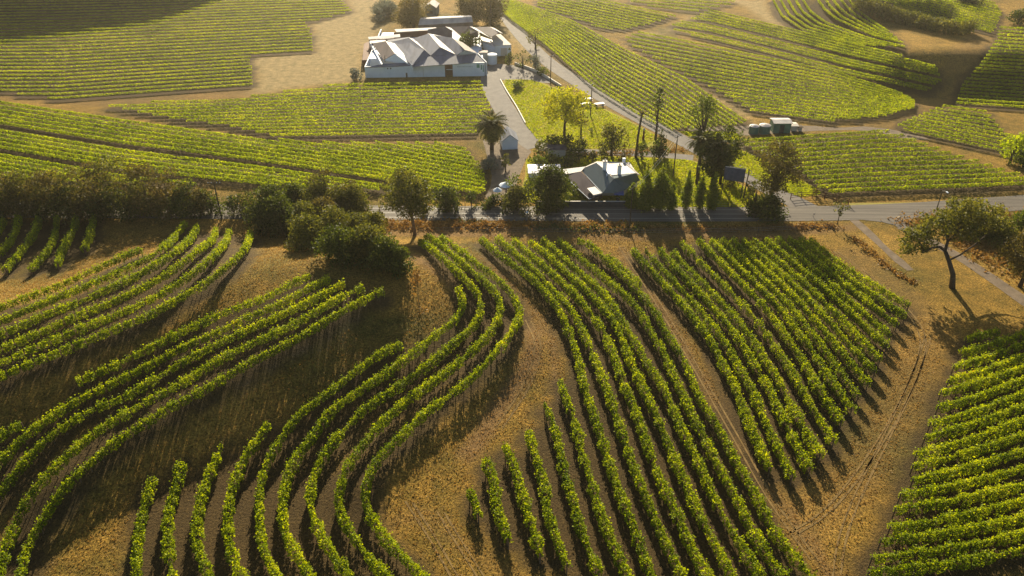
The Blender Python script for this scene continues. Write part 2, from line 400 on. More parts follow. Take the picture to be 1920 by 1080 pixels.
def ground_material():
    m, nt, out = newmat('dry_grassland')
    g = N(nt, 'ShaderNodeNewGeometry')
    def noise(scale, detail=4, rough=0.6, dist=0.0, map_=None):
        n = N(nt, 'ShaderNodeTexNoise'); n.inputs['Scale'].default_value = scale; n.inputs['Detail'].default_value = detail
        n.inputs['Roughness'].default_value = rough; n.inputs['Distortion'].default_value = dist
        nt.links.new(g.outputs['Position'], n.inputs['Vector']); return n.outputs['Fac']
    big = noise(0.045, 4, 0.6, 0.4); mid = noise(0.5, 5, 0.7); fine = noise(3.2, 5, 0.75)
    r1 = ramp(nt, [(0.32, (0.135, 0.115, 0.024)), (0.5, (0.27, 0.172, 0.034)), (0.68, (0.40, 0.25, 0.052))], big)
    r2 = ramp(nt, [(0.3, (0.55, 0.6, 0.5)), (0.5, (0.95, 0.93, 0.9)), (0.72, (1.35, 1.25, 1.15))], mid)
    r3 = ramp(nt, [(0.34, (0.26, 0.25, 0.22)), (0.5, (0.92, 0.92, 0.9)), (0.66, (1.8, 1.75, 1.6))], fine)
    def mul(a, b):
        x = N(nt, 'ShaderNodeMix', data_type='RGBA', blend_type='MULTIPLY'); x.inputs[0].default_value = 1
        nt.links.new(a, x.inputs[6]); nt.links.new(b, x.inputs[7]); return x.outputs[2]
    c = mul(mul(r1.outputs[0], r2.outputs[0]), r3.outputs[0])
    at = N(nt, 'ShaderNodeAttribute', attribute_name='track')
    earth = ramp(nt, [(0.3, (0.15, 0.085, 0.032)), (0.7, (0.31, 0.19, 0.075))], fine)
    mx = N(nt, 'ShaderNodeMix', data_type='RGBA'); nt.links.new(at.outputs['Fac'], mx.inputs[0])
    nt.links.new(c, mx.inputs[6]); nt.links.new(earth.outputs[0], mx.inputs[7])
    a3 = N(nt, 'ShaderNodeAttribute', attribute_name='straw'); pale = ramp(nt, [(0.3, (0.17, 0.12, 0.05)), (0.5, (0.36, 0.27, 0.12)), (0.72, (0.58, 0.46, 0.23))], fine)
    m3 = N(nt, 'ShaderNodeMix', data_type='RGBA'); nt.links.new(a3.outputs['Fac'], m3.inputs[0]); nt.links.new(mx.outputs[2], m3.inputs[6]); nt.links.new(mul(pale.outputs[0], r2.outputs[0]), m3.inputs[7])
    a2 = N(nt, 'ShaderNodeAttribute', attribute_name='soil_shade'); dk = ramp(nt, [(0.3, (0.034, 0.024, 0.012)), (0.7, (0.105, 0.072, 0.032))], fine)  # brown earth with the shade of the rows put into its colour
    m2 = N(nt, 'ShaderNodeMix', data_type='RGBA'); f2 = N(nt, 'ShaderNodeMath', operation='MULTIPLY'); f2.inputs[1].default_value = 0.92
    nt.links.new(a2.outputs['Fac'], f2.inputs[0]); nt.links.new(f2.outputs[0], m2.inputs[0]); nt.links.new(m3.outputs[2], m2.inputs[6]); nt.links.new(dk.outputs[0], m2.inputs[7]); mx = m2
    p = N(nt, 'ShaderNodeBsdfPrincipled'); p.inputs['Roughness'].default_value = 0.95; p.inputs['Specular IOR Level'].default_value = 0.1
    nt.links.new(mx.outputs[2], p.inputs['Base Color'])
    ad = N(nt, 'ShaderNodeMath', operation='MULTIPLY_ADD'); ad.inputs[1].default_value = 0.5
    nt.links.new(mid, ad.inputs[0]); nt.links.new(fine, ad.inputs[2])
    bp = N(nt, 'ShaderNodeBump'); bp.inputs['Strength'].default_value = 1.0; bp.inputs['Distance'].default_value = 0.32
    nt.links.new(ad.outputs[0], bp.inputs['Height']); nt.links.new(bp.outputs[0], p.inputs['Normal'])
    nt.links.new(p.outputs[0], out.inputs[0]); return m


# ---------------------------------------------------------------- roads, lawns
def resample(pts, step):
    pts = np.asarray(pts, float)
    d = np.r_[0, np.cumsum(np.hypot(*np.diff(pts[:, :2], axis=0).T))]
    n = max(2, int(d[-1] / step) + 1); s = np.linspace(0, d[-1], n)
    return np.stack([np.interp(s, d, pts[:, k]) for k in range(pts.shape[1])], -1)
def smooth(pts, it=2):
    pts = np.asarray(pts, float)
    for _ in range(it):
        a = pts[:-1] * .75 + pts[1:] * .25; b = pts[:-1] * .25 + pts[1:] * .75
        q = np.empty((2 * len(a), pts.shape[1])); q[0::2] = a; q[1::2] = b
        pts = np.vstack([pts[:1], q, pts[-1:]])
    return pts
def ribbon(name, px, width, mat, dz, kind='structure', label=None, step=3.0, wig=0.0):
    x, y, _ = unproj([p[0] for p in px], [p[1] for p in px])
    c = resample(smooth(np.stack([x, y], -1)), step)
    t = np.gradient(c, axis=0); t /= np.linalg.norm(t, axis=1)[:, None]; nrm = np.stack([-t[:, 1], t[:, 0]], -1)
    w = width / 2 * np.ones(len(c))
    if wig: w = w * (1 + wig * rng.uniform(-1, 1, len(c)))
    K = 5; rows = []
    for k in range(K):
        q = c + nrm * (w * (1 - 2 * k / (K - 1)))[:, None]
        rows.append(np.c_[q, hgt(q[:, 0], q[:, 1]) + dz])
    v = np.stack(rows, 1).reshape(-1, 3)
    f = [(i * K + k, i * K + k + 1, (i + 1) * K + k + 1, (i + 1) * K + k) for i in range(len(c) - 1) for k in range(K - 1)]
    me = bpy.data.meshes.new(name); me.from_pydata(v.tolist(), [], f); me.materials.append(mat); me.update()
    return tag(link(name, me), kind=kind, label=label)
def patch(name, px, mat, dz, kind='structure'):
    x, y, z = unproj([p[0] for p in px], [p[1] for p in px])
    c = smooth(np.stack([np.r_[x, x[0]], np.r_[y, y[0]]], -1), 1)[:-1]
    me = bpy.data.meshes.new(name)
    b = bmesh.new(); b.faces.new([b.verts.new((p[0], p[1], float(hgt(p[0], p[1])) + dz)) for p in c])
    bmesh.ops.triangulate(b, faces=b.faces[:]); bmesh.ops.recalc_face_normals(b, faces=b.faces[:])
    if b.faces[:][0].normal.z < 0: bmesh.ops.reverse_faces(b, faces=b.faces[:])
    b.to_mesh(me); b.free(); me.materials.append(mat)
    return tag(link(name, me), kind=kind)

patch('lawn', [(945, 146), (1000, 148), (1030, 160), (1105, 190), (1180, 226), (1235, 256), (1240, 268), (1210, 279), (1080, 281), (1010, 268), (985, 237), (965, 197), (943, 160)], M['lawn'], 0.02)
patch('lawn', [(985, 298), (1090, 290), (1290, 298), (1330, 310), (1400, 352), (1450, 382), (1400, 391), (1180, 389), (1050, 384), (960, 378), (985, 340)], M['lawn'], 0.02)
patch('lawn', [(1272, 246), (1380, 247), (1395, 262), (1340, 272), (1300, 262)], M['lawn'], 0.02)
patch('lawn', [(1362, 280), (1384, 278), (1440, 302), (1530, 352), (1545, 364), (1500, 372), (1430, 345), (1365, 308)], M['lawn'], 0.02)
patch('verge', [(1590, 381), (1760, 379), (1960, 364), (1960, 372), (1760, 388), (1600, 391)], M['verge'], 0.024)
patch('gravel_yard', [(905, 262), (960, 262), (1000, 280), (985, 300), (968, 345), (962, 375), (905, 378), (925, 340), (915, 300)], M['gravel'], 0.02)
patch('gravel_yard', [(1385, 236), (1520, 235), (1560, 240), (1640, 236), (1760, 262), (1700, 262), (1630, 243), (1500, 246), (1385, 257), (1290, 246), (1290, 240)], M['gravel'], 0.015)
patch('concrete_yard', [(905, 125), (945, 118), (1010, 135), (1035, 150), (1030, 158), (985, 148), (945, 150), (906, 152)], M['concrete'], 0.03)
ribbon('driveway', [(925, 135), (918, 152), (934, 185), (955, 220), (980, 258), (1010, 276)], 6.2, M['concrete'], 0.042)
ribbon('driveway', [(985, 262), (968, 300), (952, 330), (935, 352)], 4.0, M['gravel'], 0.036)
ribbon('path', [(1010, 278), (1080, 285), (1200, 287), (1300, 296)], 3.2, M['concrete'], 0.034)
ribbon('side_road', [(1540, 404), (1500, 384), (1450, 358), (1380, 318), (1320, 285), (1240, 243), (1160, 201), (1080, 153), (1020, 112), (985, 76), (955, 40), (938, 10), (925, -30)], 5.4, M['concrete'], 0.046)
ribbon('main_road', [(-60, 394), (300, 396), (690, 399), (1000, 401), (1300, 402), (1500, 401), (1600, 399), (1720, 394), (1820, 387), (1960, 377)], 6.6, M['asphalt'], 0.054)
for off, nm in ((-2.9, 'road_edge_line'), (2.9, 'road_edge_line'), (0.0, 'road_centre_line')):
    pp = [(690, 399), (1000, 401), (1300, 402), (1480, 401.3)]
    pp = [(a, b + off * 2.9) for a, b in pp]
    ribbon(nm, pp, 0.11, M['line'], 0.062)
patch('road_apron', [(1590, 404), (1700, 402), (1730, 398), (1706, 412), (1702, 436), (1668, 418), (1610, 412)], M['asphalt'], 0.05)
ribbon('track', [(1600, 412), (1625, 433), (1665, 472), (1707, 507)], 1.7, M['gravel'], 0.026, wig=0.2)
ribbon('farm_track', [(1690, 425), (1740, 450), (1797, 480), (1860, 522), (1940, 578)], 2.6, M['gravel'], 0.032, wig=0.1)

M['rut'] = surf('worn_wheel_rut', (0.27, 0.18, 0.065), (0.15, 0.10, 0.04), 1.2, 0.95, 0.1)
for pts in ([(1560, 470), (1650, 535), (1728, 615), (1722, 680), (1668, 790), (1610, 880), (1545, 960), (1480, 1000)], [(1735, 630), (1705, 720), (1650, 830), (1600, 930), (1570, 1010), (1560, 1090)],
            [(820, 960), (850, 1010), (900, 1090)], [(760, 940), (800, 1000), (850, 1090)],
            [(1160, 462), (1225, 560), (1300, 690), (1385, 840), (1440, 940), (1520, 1050)], [(985, 600), (1008, 650), (985, 720), (930, 800)]):
    for o in (0, 1.0):
        q = [(a + o * 11 * (0.55 + b / 1400), b + o * 2) for a, b in pts]
        ribbon('wheel_rut', q, 0.24, M['rut'], 0.035, wig=0.35, step=1.2)
# ---------------------------------------------------------------- vine rows
ORD = ['', 'first', 'second', 'third', 'fourth', 'fifth', 'sixth', 'seventh', 'eighth', 'ninth', 'tenth', 'eleventh', 'twelfth', 'thirteenth', 'fourteenth', 'fifteenth', 'sixteenth', 'seventeenth', 'eighteenth', 'nineteenth']
TENS = {20: 'twent', 30: 'thirt', 40: 'fort'}
def ordinal(n):
    if n < 20: return ORD[n]
    t = TENS[n // 10 * 10]
    return t + 'ieth' if n % 10 == 0 else t + 'y-' + ORD[n % 10]

def leaf_quads(P0, size, up=0.25, k=4, elong=1.0):
    n = len(P0)
    a = rng.normal(size=(n, 3)); a /= np.linalg.norm(a, axis=1)[:, None]
    b = rng.normal(size=(n, 3)); b[:, 2] *= (1 - up)
    b -= a * (a * b).sum(1)[:, None]; b /= np.linalg.norm(b, axis=1)[:, None]
    s = (size * rng.uniform(0.6, 1.35, n))[:, None]
    a = a * s * 0.5 * elong; b = b * s * 0.42
    v = np.stack([P0 + a, P0 + b + a * 0.15, P0 - a, P0 - b + a * 0.15], 1)
    return v.reshape(-1, 3)

def row_leaves(c, dens, size, hw=0.52, ztop=1.98, zlo=0.42, gap=0.025, plant=1.7, shoot=0.6):
    """c: (n,2) world centreline; returns leaf quads"""
    d = np.r_[0, np.cumsum(np.hypot(*np.diff(c, axis=0).T))]; L = d[-1]
    npl = max(2, int(L / plant) + 2)
    vig = np.clip(rng.normal(1.0, 0.19 if shoot > .3 else .08, npl), 0.5, 1.35); vig[rng.random(npl) < (gap if shoot > .3 else 0.004)] = 0.3
    n = int(L * dens)
    s = rng.uniform(0, L, n); pi = np.clip((s / plant).astype(int), 0, npl - 1)
    # gather leaves a little towards each vine
    s = s + (((pi + 0.5) * plant - s) * (0.15 if shoot > .3 else 0))
    vg = vig[pi]; keep = rng.random(n) < vg; s, vg, pi = s[keep], vg[keep], pi[keep]; n = len(s)
    ph = rng.uniform(0, 2 * math.pi, npl)
    lump = 1 + 0.18 * np.sin(s * 2.1 + ph[pi]) + 0.16 * np.sin(s * 5.3 + 2 * ph[pi])
    an = rng.uniform(-0.25 * math.pi, 1.25 * math.pi, n); rr = rng.uniform(0.45, 1.0, n) ** 0.6
    zc = (ztop + zlo) / 2; hz = (ztop - zlo) / 2
    off = np.cos(an) * rr * hw * lump * vg; z = zc + np.sin(an) * rr * hz * (0.55 + 0.45 * vg * lump)
    sh = rng.random(n) < 0.16
    z = z + sh * rng.uniform(0.0, shoot, n); off = off * np.where(sh, 1.25, 1.0)
    x = np.interp(s, d, c[:, 0]); y = np.interp(s, d, c[:, 1])
    x2 = np.interp(s + 0.4, d, c[:, 0]); y2 = np.interp(s + 0.4, d, c[:, 1])
    x1 = np.interp(s - 0.4, d, c[:, 0]); y1 = np.interp(s - 0.4, d, c[:, 1])
    tx, ty = x2 - x1, y2 - y1; l = np.hypot(tx, ty) + 1e-9
    px, py = x - ty / l * off, y + tx / l * off
    return leaf_quads(np.stack([px, py, hgt(x, y) + z], -1), size)

def trellis(c, parent, spacing=5.4):
    d = np.r_[0, np.cumsum(np.hypot(*np.diff(c, axis=0).T))]; L = d[-1]
    at = lambda s: (float(np.interp(s, d, c[:, 0])), float(np.interp(s, d, c[:, 1])))
    mb = MB()
    for s in np.arange(spacing, L - 1, spacing):
        x, y = at(s); z = float(hgt(x, y)); mb.tube([(x, y, z - 0.2), (x, y, z + 1.75)], 0.045, 4)
    for s in np.arange(0.9, L, 1.7):
        x, y = at(s); z = float(hgt(x, y))
        mb.tube([(x, y, z - 0.1), (x + random.uniform(-.06, .06), y + random.uniform(-.06, .06), z + 0.5), (x, y, z + 1.0)], [0.06, 0.045, 0.03], 4)
    for hz in (0.9, 1.35):
        q = resample(c, 4.0); mb.tube([(a, b, float(hgt(a, b)) + hz) for a, b in q], 0.012, 3)
    mb.build('trellis', [M['wood']], parent)
    for s, sg in ((0.05, -1), (L - 0.05, 1)):
        x, y = at(s); z = float(hgt(x, y)); x2, y2 = at(min(max(s - sg * 1.4, 0), L)); z2 = float(hgt(x2, y2))
        e = MB(); e.tube([(x, y, z - 0.3), (x, y, z + 1.8)], 0.08, 6); e.tube([(x2, y2, z2 + 0.1), (x, y, z + 1.45)], 0.05, 5)
        e.build('end_post', [M['wood']], parent)

VCOUNT = [0]; VLEN = [0, 0]
def vine_row(px, label, group, near=True, dens=None, size=None, mat='vine', step=0.8, **kw):
    x, y, _ = unproj([p[0] for p in px], [p[1] for p in px], dz=1.25 if near else 1.0)
    c = np.stack([x, y], -1)
    if near: c = smooth(c, 2)
    c = resample(c, step)
    SOIL_SHADE_PTS.append(resample(c, 0.8)); L = np.hypot(*np.diff(c, axis=0).T).sum(); VLEN[0 if near else 1] += L; VCOUNT[0] += 1
    if near:
        v = row_leaves(c, dens or 220, size or 0.225, **kw)
        m0 = c[len(c) // 2]; root = empty('vine_row', (c[0][0], c[0][1], float(hgt(c[0][0], c[0][1]))))
        v = v - np.array(root.location)[None]
        link('foliage', quads_mesh('foliage', v, 4, M[mat]), root)
        trellis(c, root)
    else:
        v = row_leaves(c, dens or 30, size or 0.42, **kw)
        root = link('vine_row', quads_mesh('vine_row', v, 4, M[mat]))
    tag(root, label, 'vine row', group)

# ---- near rows, traced one by one
def crop(ox, oy, k, *pts): return [(ox + a / k, oy + b / k) for a, b in pts]
A = [
 [(265, 470), (213, 493), (150, 520), (100, 543), (50, 560), (0, 580), (-30, 588)],
 [(347, 420), (330, 441), (312, 463), (293, 478), (262, 497), (200, 523), (133, 550), (67, 577), (0, 606), (-30, 616)],
 [(370, 425), (357, 450), (337, 472), (300, 497), (250, 523), (200, 545), (143, 572), (83, 593), (33, 617), (0, 630), (-30, 640)],
 [(405, 430), (393, 460), (353, 490), (310, 520), (267, 543), (200, 573), (133, 600), (67, 630), (0, 658), (-30, 668)],
 [(430, 435), (420, 463), (397, 490), (353, 523), (300, 557), (233, 587), (167, 613), (100, 640), (33, 670), (0, 683), (-30, 694)],
 [(470, 438), (463, 467), (440, 493), (400, 527), (333, 563), (283, 593), (233, 613), (167, 640), (100, 667), (33, 695), (0, 708), (-30, 720)]]
B = [[(7, 415), (0, 432), (-20, 450)], [(35, 407), (30, 437), (13, 463), (-10, 485)], [(72, 410), (67, 437), (40, 473), (10, 507)],
 [(107, 408), (105, 440), (90, 473), (57, 507)], [(142, 410), (140, 430), (117, 467), (108, 497)], [(177, 407), (170, 440), (158, 468)]]
C_ = [
 [(43, 798), (20, 807), (0, 823), (-20, 840)],
 [(583, 518), (550, 533), (500, 560), (433, 583), (367, 613), (317, 637), (267, 662), (217, 687), (167, 710), (145, 719)],
 [(620, 525), (583, 540), (533, 570), (467, 597), (400, 630), (350, 650), (300, 678), (250, 703), (205, 725), (150, 750), (83, 793), (43, 823), (17, 853), (0, 870), (-20, 892)],
 [(647, 533), (583, 567), (533, 590), (483, 613), (417, 643), (350, 677), (300, 707), (233, 750), (187, 763), (140, 790), (100, 817), (60, 853), (27, 897), (0, 927), (-20, 950)],
 [(683, 540), (633, 562), (567, 603), (500, 635), (450, 657), (400, 683), (333, 727), (283, 750), (233, 780), (180, 813), (143, 843), (110, 877), (67, 920), (40, 960), (20, 1010), (7, 1047), (0, 1085)],
 [(720, 548), (633, 590), (567, 633), (513, 660), (467, 683), (407, 720), (377, 737), (317, 767), (267, 800), (217, 830), (167, 873), (133, 903), (100, 947), (67, 997), (47, 1040), (36, 1095)]]
cD = lambda *p: crop(560, 420, 3, *p); cC = lambda *p: crop(480, 720, 3, *p); cB = lambda *p: crop(0, 720, 3, *p)
cF = lambda *p: crop(960, 720, 3, *p); cE = lambda *p: crop(1100, 420, 3, *p)
D = [
 cB((855, 540), (830, 640), (800, 750), (780, 870), (770, 980), (768, 1110)),
 cB((1020, 450), (1010, 530), (980, 620), (950, 720), (940, 850), (950, 960), (975, 1110)),
 cB((1250, 340), (1220, 420), (1170, 530), (1130, 650), (1110, 800), (1110, 920), (1140, 1000), (1190, 1110)),
 cB((1510, 230), (1440, 330), (1370, 430), (1330, 530), (1290, 650), (1280, 800), (1290, 920), (1340, 1060), (1370, 1110)),
 cD((580, 680), (450, 740), (350, 810), (250, 890), (150, 970), (10, 1060)) + cC((150, 300), (90, 400), (50, 480), (20, 600), (20, 750), (30, 900), (70, 1000), (130, 1110)),
 cD((895, 365), (920, 420), (920, 490), (870, 560), (780, 620), (650, 730), (500, 840), (350, 940), (180, 1050)) + cC((350, 260), (280, 350), (210, 450), (170, 550), (150, 650), (150, 800), (190, 900), (250, 1000), (320, 1110)),
 cD((680, 100), (780, 180), (880, 260), (960, 340), (1010, 400), (1030, 480), (1000, 570), (900, 650), (800, 740), (650, 860), (500, 960), (350, 1060)) + cC((560, 200), (450, 310), (370, 430), (320, 540), (300, 660), (320, 750), (380, 890), (460, 1000), (540, 1110)),
 cD((720, 75), (850, 170), (950, 250), (1060, 340), (1120, 400), (1140, 500), (1100, 590), (1000, 700), (850, 830), (700, 930), (530, 1060)) + cC((650, 290), (570, 390), (500, 490), (485, 560), (460, 650), (480, 750), (530, 840), (600, 940), (680, 1030), (760, 1110)),
 cD((800, 80), (900, 150), (980, 220), (1080, 280), (1170, 360), (1220, 430), (1250, 520), (1200, 620), (1100, 740), (1000, 850), (850, 970), (710, 1065)) + cC((850, 270), (750, 360), (670, 450), (630, 540), (610, 630), (630, 720), (690, 820), (760, 920), (850, 1000), (960, 1110))]
Er = [
 cD((1030, 90), (1100, 160), (1200, 230), (1300, 300), (1370, 370), (1450, 460), (1500, 560), (1540, 660), (1580, 790)) + cF((400, 10), (440, 120), (480, 240), (520, 360), (560, 490), (600, 610), (660, 750), (700, 860), (740, 980), (795, 1110)),
 cD((1120, 85), (1200, 160), (1300, 240), (1370, 310), (1450, 400), (1530, 480), (1580, 570), (1630, 680), (1680, 800)) + cF((520, 0), (560, 110), (600, 230), (640, 350), (680, 470), (740, 610), (790, 730), (840, 850), (900, 980), (970, 1110)),
 cD((1210, 95), (1300, 180), (1400, 260), (1500, 350), (1580, 430), (1650, 520), (1710, 600), (1760, 720), (1800, 820)) + cF((620, 0), (680, 120), (720, 230), (760, 350), (800, 470), (850, 580), (910, 700), (960, 820), (1020, 950), (1110, 1110)),
 cD((1300, 105), (1400, 180), (1500, 270), (1620, 380), (1700, 460), (1780, 560), (1830, 680), (1870, 790)) + cF((730, 10), (780, 120), (830, 230), (880, 350), (930, 470), (990, 590), (1030, 700), (1080, 800), (1150, 920), (1250, 1110)),
 [(1017, 450), (1047, 478), (1075, 502)] + cE((0, 310), (100, 400), (170, 500), (230, 610), (290, 700), (340, 800)) + cF((840, 0), (890, 110), (940, 230), (1000, 350), (1050, 450), (1100, 570), (1150, 680), (1210, 790), (1280, 900), (1340, 1000), (1410, 1110)),
 [(1047, 452), (1073, 473)] + cE((0, 230), (100, 310), (200, 390), (270, 460), (330, 550), (380, 650), (440, 740), (480, 850)) + cF((930, 0), (980, 110), (1030, 220), (1100, 340), (1150, 450), (1210, 560), (1280, 680), (1320, 780), (1390, 900), (1450, 1000), (1545, 1110)),
 [(1082, 452)] + cE((10, 110), (60, 160), (150, 250), (250, 330), (330, 430), (400, 520), (440, 610), (520, 720), (560, 800)) + cF((1020, 0), (1060, 100), (1130, 200), (1200, 320), (1260, 450), (1330, 560), (1400, 680), (1440, 780), (1500, 880), (1590, 980), (1690, 1110)),
 [(1137, 482), (1158, 497), (1180, 517), (1200, 534)]]
S_ = [
 cF((-240, 605), (-210, 660), (-188, 745)),
 cC((1290, 430), (1330, 520), (1350, 610), (1350, 700), (1390, 800), (1420, 890)),
 cC((1400, 350), (1440, 430), (1470, 530), (1500, 640), (1530, 740), (1570, 850), (1600, 970)),
 cF((90, 270), (120, 370), (160, 500), (190, 600), (190, 700), (230, 820), (270, 930), (310, 1030)),
 cF((180, 110), (230, 220), (270, 370), (290, 500), (340, 640), (370, 780), (420, 910), (490, 1070)),
 cF((270, -10), (320, 130), (370, 270), (390, 400), (440, 530), (470, 650), (510, 770), (560, 890), (610, 1000), (660, 1110))]
for grp, rows, lab, g in (
    ('B', B, '{} vine row from the left in the small shaded block at the left edge', 'vine rows in the small shaded block'),
    ('A', A, '{} vine row from the top in the curved hillside block below the shaded block', 'vine rows in the curved hillside block'),
    ('D', D, '{} vine row from the left in the winding block sweeping past the dark shrubs', 'vine rows in the winding block'),
    ('E', Er, '{} long vine row from the left in the curved block right of the winding rows', 'vine rows in the long curved block'),
    ('S', S_, '{} short vine row from the left, starting on the dry grass below the track', 'short vine rows on the dry grass')):
    for i, r in enumerate(rows):
        vine_row(r, lab.format(ordinal(i + 1)), g, **(dict(hw=.46, zlo=.6) if grp == 'A' else {}))
for i, r in enumerate(C_):
    vine_row(r, 'short stub of a vine row at the left edge above the diagonal rows' if i == 0 else ordinal(i) + ' vine row from the top in the diagonal block under the dark shrub thicket', 'vine rows in the diagonal block', hw=.46, zlo=.6)

def along(g, n=40):
    return resample(g, np.hypot(*np.diff(np.asarray(g, float), axis=0).T).sum() / (n - 1) * 0.9999)[:n]
def blend(ga, gb, t, p0=None, p1=None, n=24):
    a, b = along(ga, n), along(gb, n); m = min(len(a), len(b)); q = a[:m] * (1 - t) + b[:m] * t
    if p0 is not None:
        s = np.linspace(0, 1, m)[:, None]; q = q + (np.array(p0) - q[0]) * (1 - s) + (np.array(p1) - q[-1]) * s
    return q
gF1 = cE((260, 150), (350, 260), (440, 350), (530, 450), (620, 560), (700, 670), (760, 800), (830, 920)) + cF((1290, 140), (1350, 290), (1400, 400), (1440, 490))
gF16 = [(1517, 450), (1540, 468), (1567, 490), (1617, 525), (1660, 550), (1703, 573)]
ftop = [(1187, 470), (1210, 470), (1237, 470), (1260, 474), (1277, 456), (1310, 452), (1333, 452), (1353, 452), (1372, 451), (1392, 451), (1413, 451), (1435, 450), (1457, 449), (1478, 448), (1498, 449), (1517, 450)]
fbot = [(1443, 883), (1485, 897), (1518, 883), (1537, 857), (1563, 830), (1577, 795), (1597, 770), (1609, 745), (1627, 722), (1640, 700), (1650, 676), (1663, 650), (1668, 631), (1682, 610), (1697, 593), (1704, 574)]
for i in range(16):
    q = blend(gF1, gF16, i / 15, ftop[i], fbot[i])
    vine_row(q.tolist(), ordinal(i + 1) + ' vine row from the left in the triangular block below the cypress trees', 'vine rows in the triangular block')
GL = [(1810, 637), (1800, 663), (1787, 690), (1777, 717), (1763, 738), (1757, 767), (1743, 798), (1733, 823), (1717, 855), (1710, 877), (1710, 903), (1687, 931), (1677, 958), (1667, 993), (1650, 1017), (1633, 1050), (1627, 1077)]
GR = [604, 628, 646, 669, 690, 713, 739, 763, 790, 817, 847, 880, 911, 941, 973, 1003, 1033]
for i, ((x0, y0), y1) in enumerate(zip(GL, GR)):
    s = (y1 - y0) / (1920 - x0)
    x2 = 1872 if i == 0 else 1975
    sag = 3 + 0.03 * (1920 - x0)
    r = [(x0, y0), (x0 + (1920 - x0) * .5, y0 + (y1 - y0) * .5 + sag * 0.6), (min(1920, x2), y1 if i else y0 - 12), (x2 + .1, y0 + s * (x2 - x0) * 1.02 if i else y0 - 12.1)]
    vine_row(r, ordinal(i + 1) + ' vine row from the top in the block at the right edge', 'vine rows in the right edge block')

# ---- far rows: families of lines clipped to the outline of their block
def block(ga, gb, n, poly, lab, group, skip=(), bias=0.0, dens=52, size=0.28, mat='vine_far', hw=0.32, ztop=1.28, zlo=0.55, **kw):
    rows = []
    for i in range(n):
        if i in skip: continue
        u = (i + 0.5) / n; t = u + bias * u * (u - 1)
        q = blend(ga, gb, t, n=90); d = resample(q, 4.0)
        m = inside(d[:, 0], d[:, 1], poly)
        if m.sum() < 6: continue
        idx = np.flatnonzero(m); runs = np.split(idx, np.flatnonzero(np.diff(idx) > 1) + 1); r = max(runs, key=len)
        if len(r) >= 6: rows.append(d[r])
    for i, r in enumerate(rows):
        vine_row(r.tolist(), lab.format(ordinal(i + 1)), group, near=False, dens=dens, size=size, mat=mat, step=1.6, hw=hw, ztop=ztop, zlo=zlo, shoot=0.15, **kw)
block([(-20, -14), (330, -20), (680, -30)], [(-20, 186), (115, 186), (300, 172), (500, 158), (690, 145)], 33,
      [(-22, -6), (640, -6), (664, 20), (575, 42), (585, 60), (590, 96), (470, 103), (476, 160), (300, 172), (180, 184), (100, 184), (-22, 168)],
      '{} vine row from the top in the large field left of the dry paddock', 'vine rows in the top left field', bias=0.22, ztop=1.1)
block([(150, 172), (400, 168), (650, 155), (930, 149)], [(150, 262), (450, 256), (650, 254), (930, 249)], 15,
      [(190, 196), (400, 184), (460, 181), (560, 166), (690, 150), (905, 150), (912, 180), (925, 205), (905, 225), (895, 250), (720, 254), (520, 256), (430, 236), (350, 226), (280, 214)],
      '{} vine row from the top in the field in front of the white winery shed', 'vine rows in the field below the winery')
block([(-20, 102), (215, 132), (480, 178), (700, 212), (940, 262)], [(-20, 336), (225, 382), (480, 404), (700, 436), (940, 476)], 31,
      [(-22, 184), (118, 202), (270, 224), (480, 258), (600, 266), (860, 268), (880, 285), (905, 315), (915, 345), (905, 362), (790, 358), (480, 348), (200, 340), (-22, 336)],
      '{} vine row from the top in the bright slanting field behind the roadside trees', 'vine rows in the bright slanting field', skip=(17, 23), ztop=1.42, dens=74, hw=.36)
block([(940, 20), (960, 38), (1022, 84), (1110, 162), (1192, 214), (1290, 268)], [(940, -8), (1072, 36), (1172, 90), (1285, 143), (1405, 228), (1440, 252)], 14,
      [(935, 0), (960, 0), (1072, 34), (1172, 88), (1285, 141), (1405, 226), (1395, 232), (1330, 238), (1260, 243), (1190, 217), (1108, 165), (1020, 87), (935, 28)],
      '{} vine row from the side road in the field running beside that road', 'vine rows beside the side road', dens=36, hw=0.36, ztop=1.3)
block([(1000, -40), (1290, 22)], [(1000, 30), (1290, 92)], 14, [(1005, -4), (1130, -4), (1200, 12), (1272, 28), (1230, 42), (1165, 57), (1120, 50), (1065, 30), (1005, 12)],
      '{} vine row from the top in the wedge field behind the side road', 'vine rows in the far wedge field')
block([(1150, -20), (1390, 0)], [(1150, 16), (1390, 44)], 7, [(1170, -4), (1388, -4), (1370, 8), (1300, 23), (1260, 20), (1190, 5)],
      '{} vine row from the top in the thin field at the upper edge', 'vine rows in the thin top field')
block([(1165, 50), (1330, 82), (1560, 130), (1730, 186)], [(1165, 168), (1330, 198), (1560, 228), (1730, 228)], 17,
      [(1168, 70), (1200, 58), (1250, 64), (1320, 80), (1400, 96), (1560, 130), (1660, 158), (1718, 188), (1715, 202), (1650, 218), (1560, 226), (1480, 224), (1420, 212), (1380, 192), (1330, 162), (1250, 122), (1185, 86)],
      '{} vine row from the top in the long field above the green water tanks', 'vine rows above the water tanks')
block([(1240, 10), (1330, 16), (1440, 42), (1600, 80), (1770, 120)], [(1240, 56), (1330, 74), (1440, 100), (1600, 142), (1770, 178)], 12,
      [(1250, 48), (1300, 32), (1345, 8), (1390, 12), (1440, 42), (1530, 65), (1650, 92), (1755, 122), (1768, 150), (1742, 170), (1600, 140), (1440, 98), (1330, 75), (1270, 58)],
      '{} vine row from the top in the curved band above the long field', 'vine rows in the curved band', skip=(5, 9))
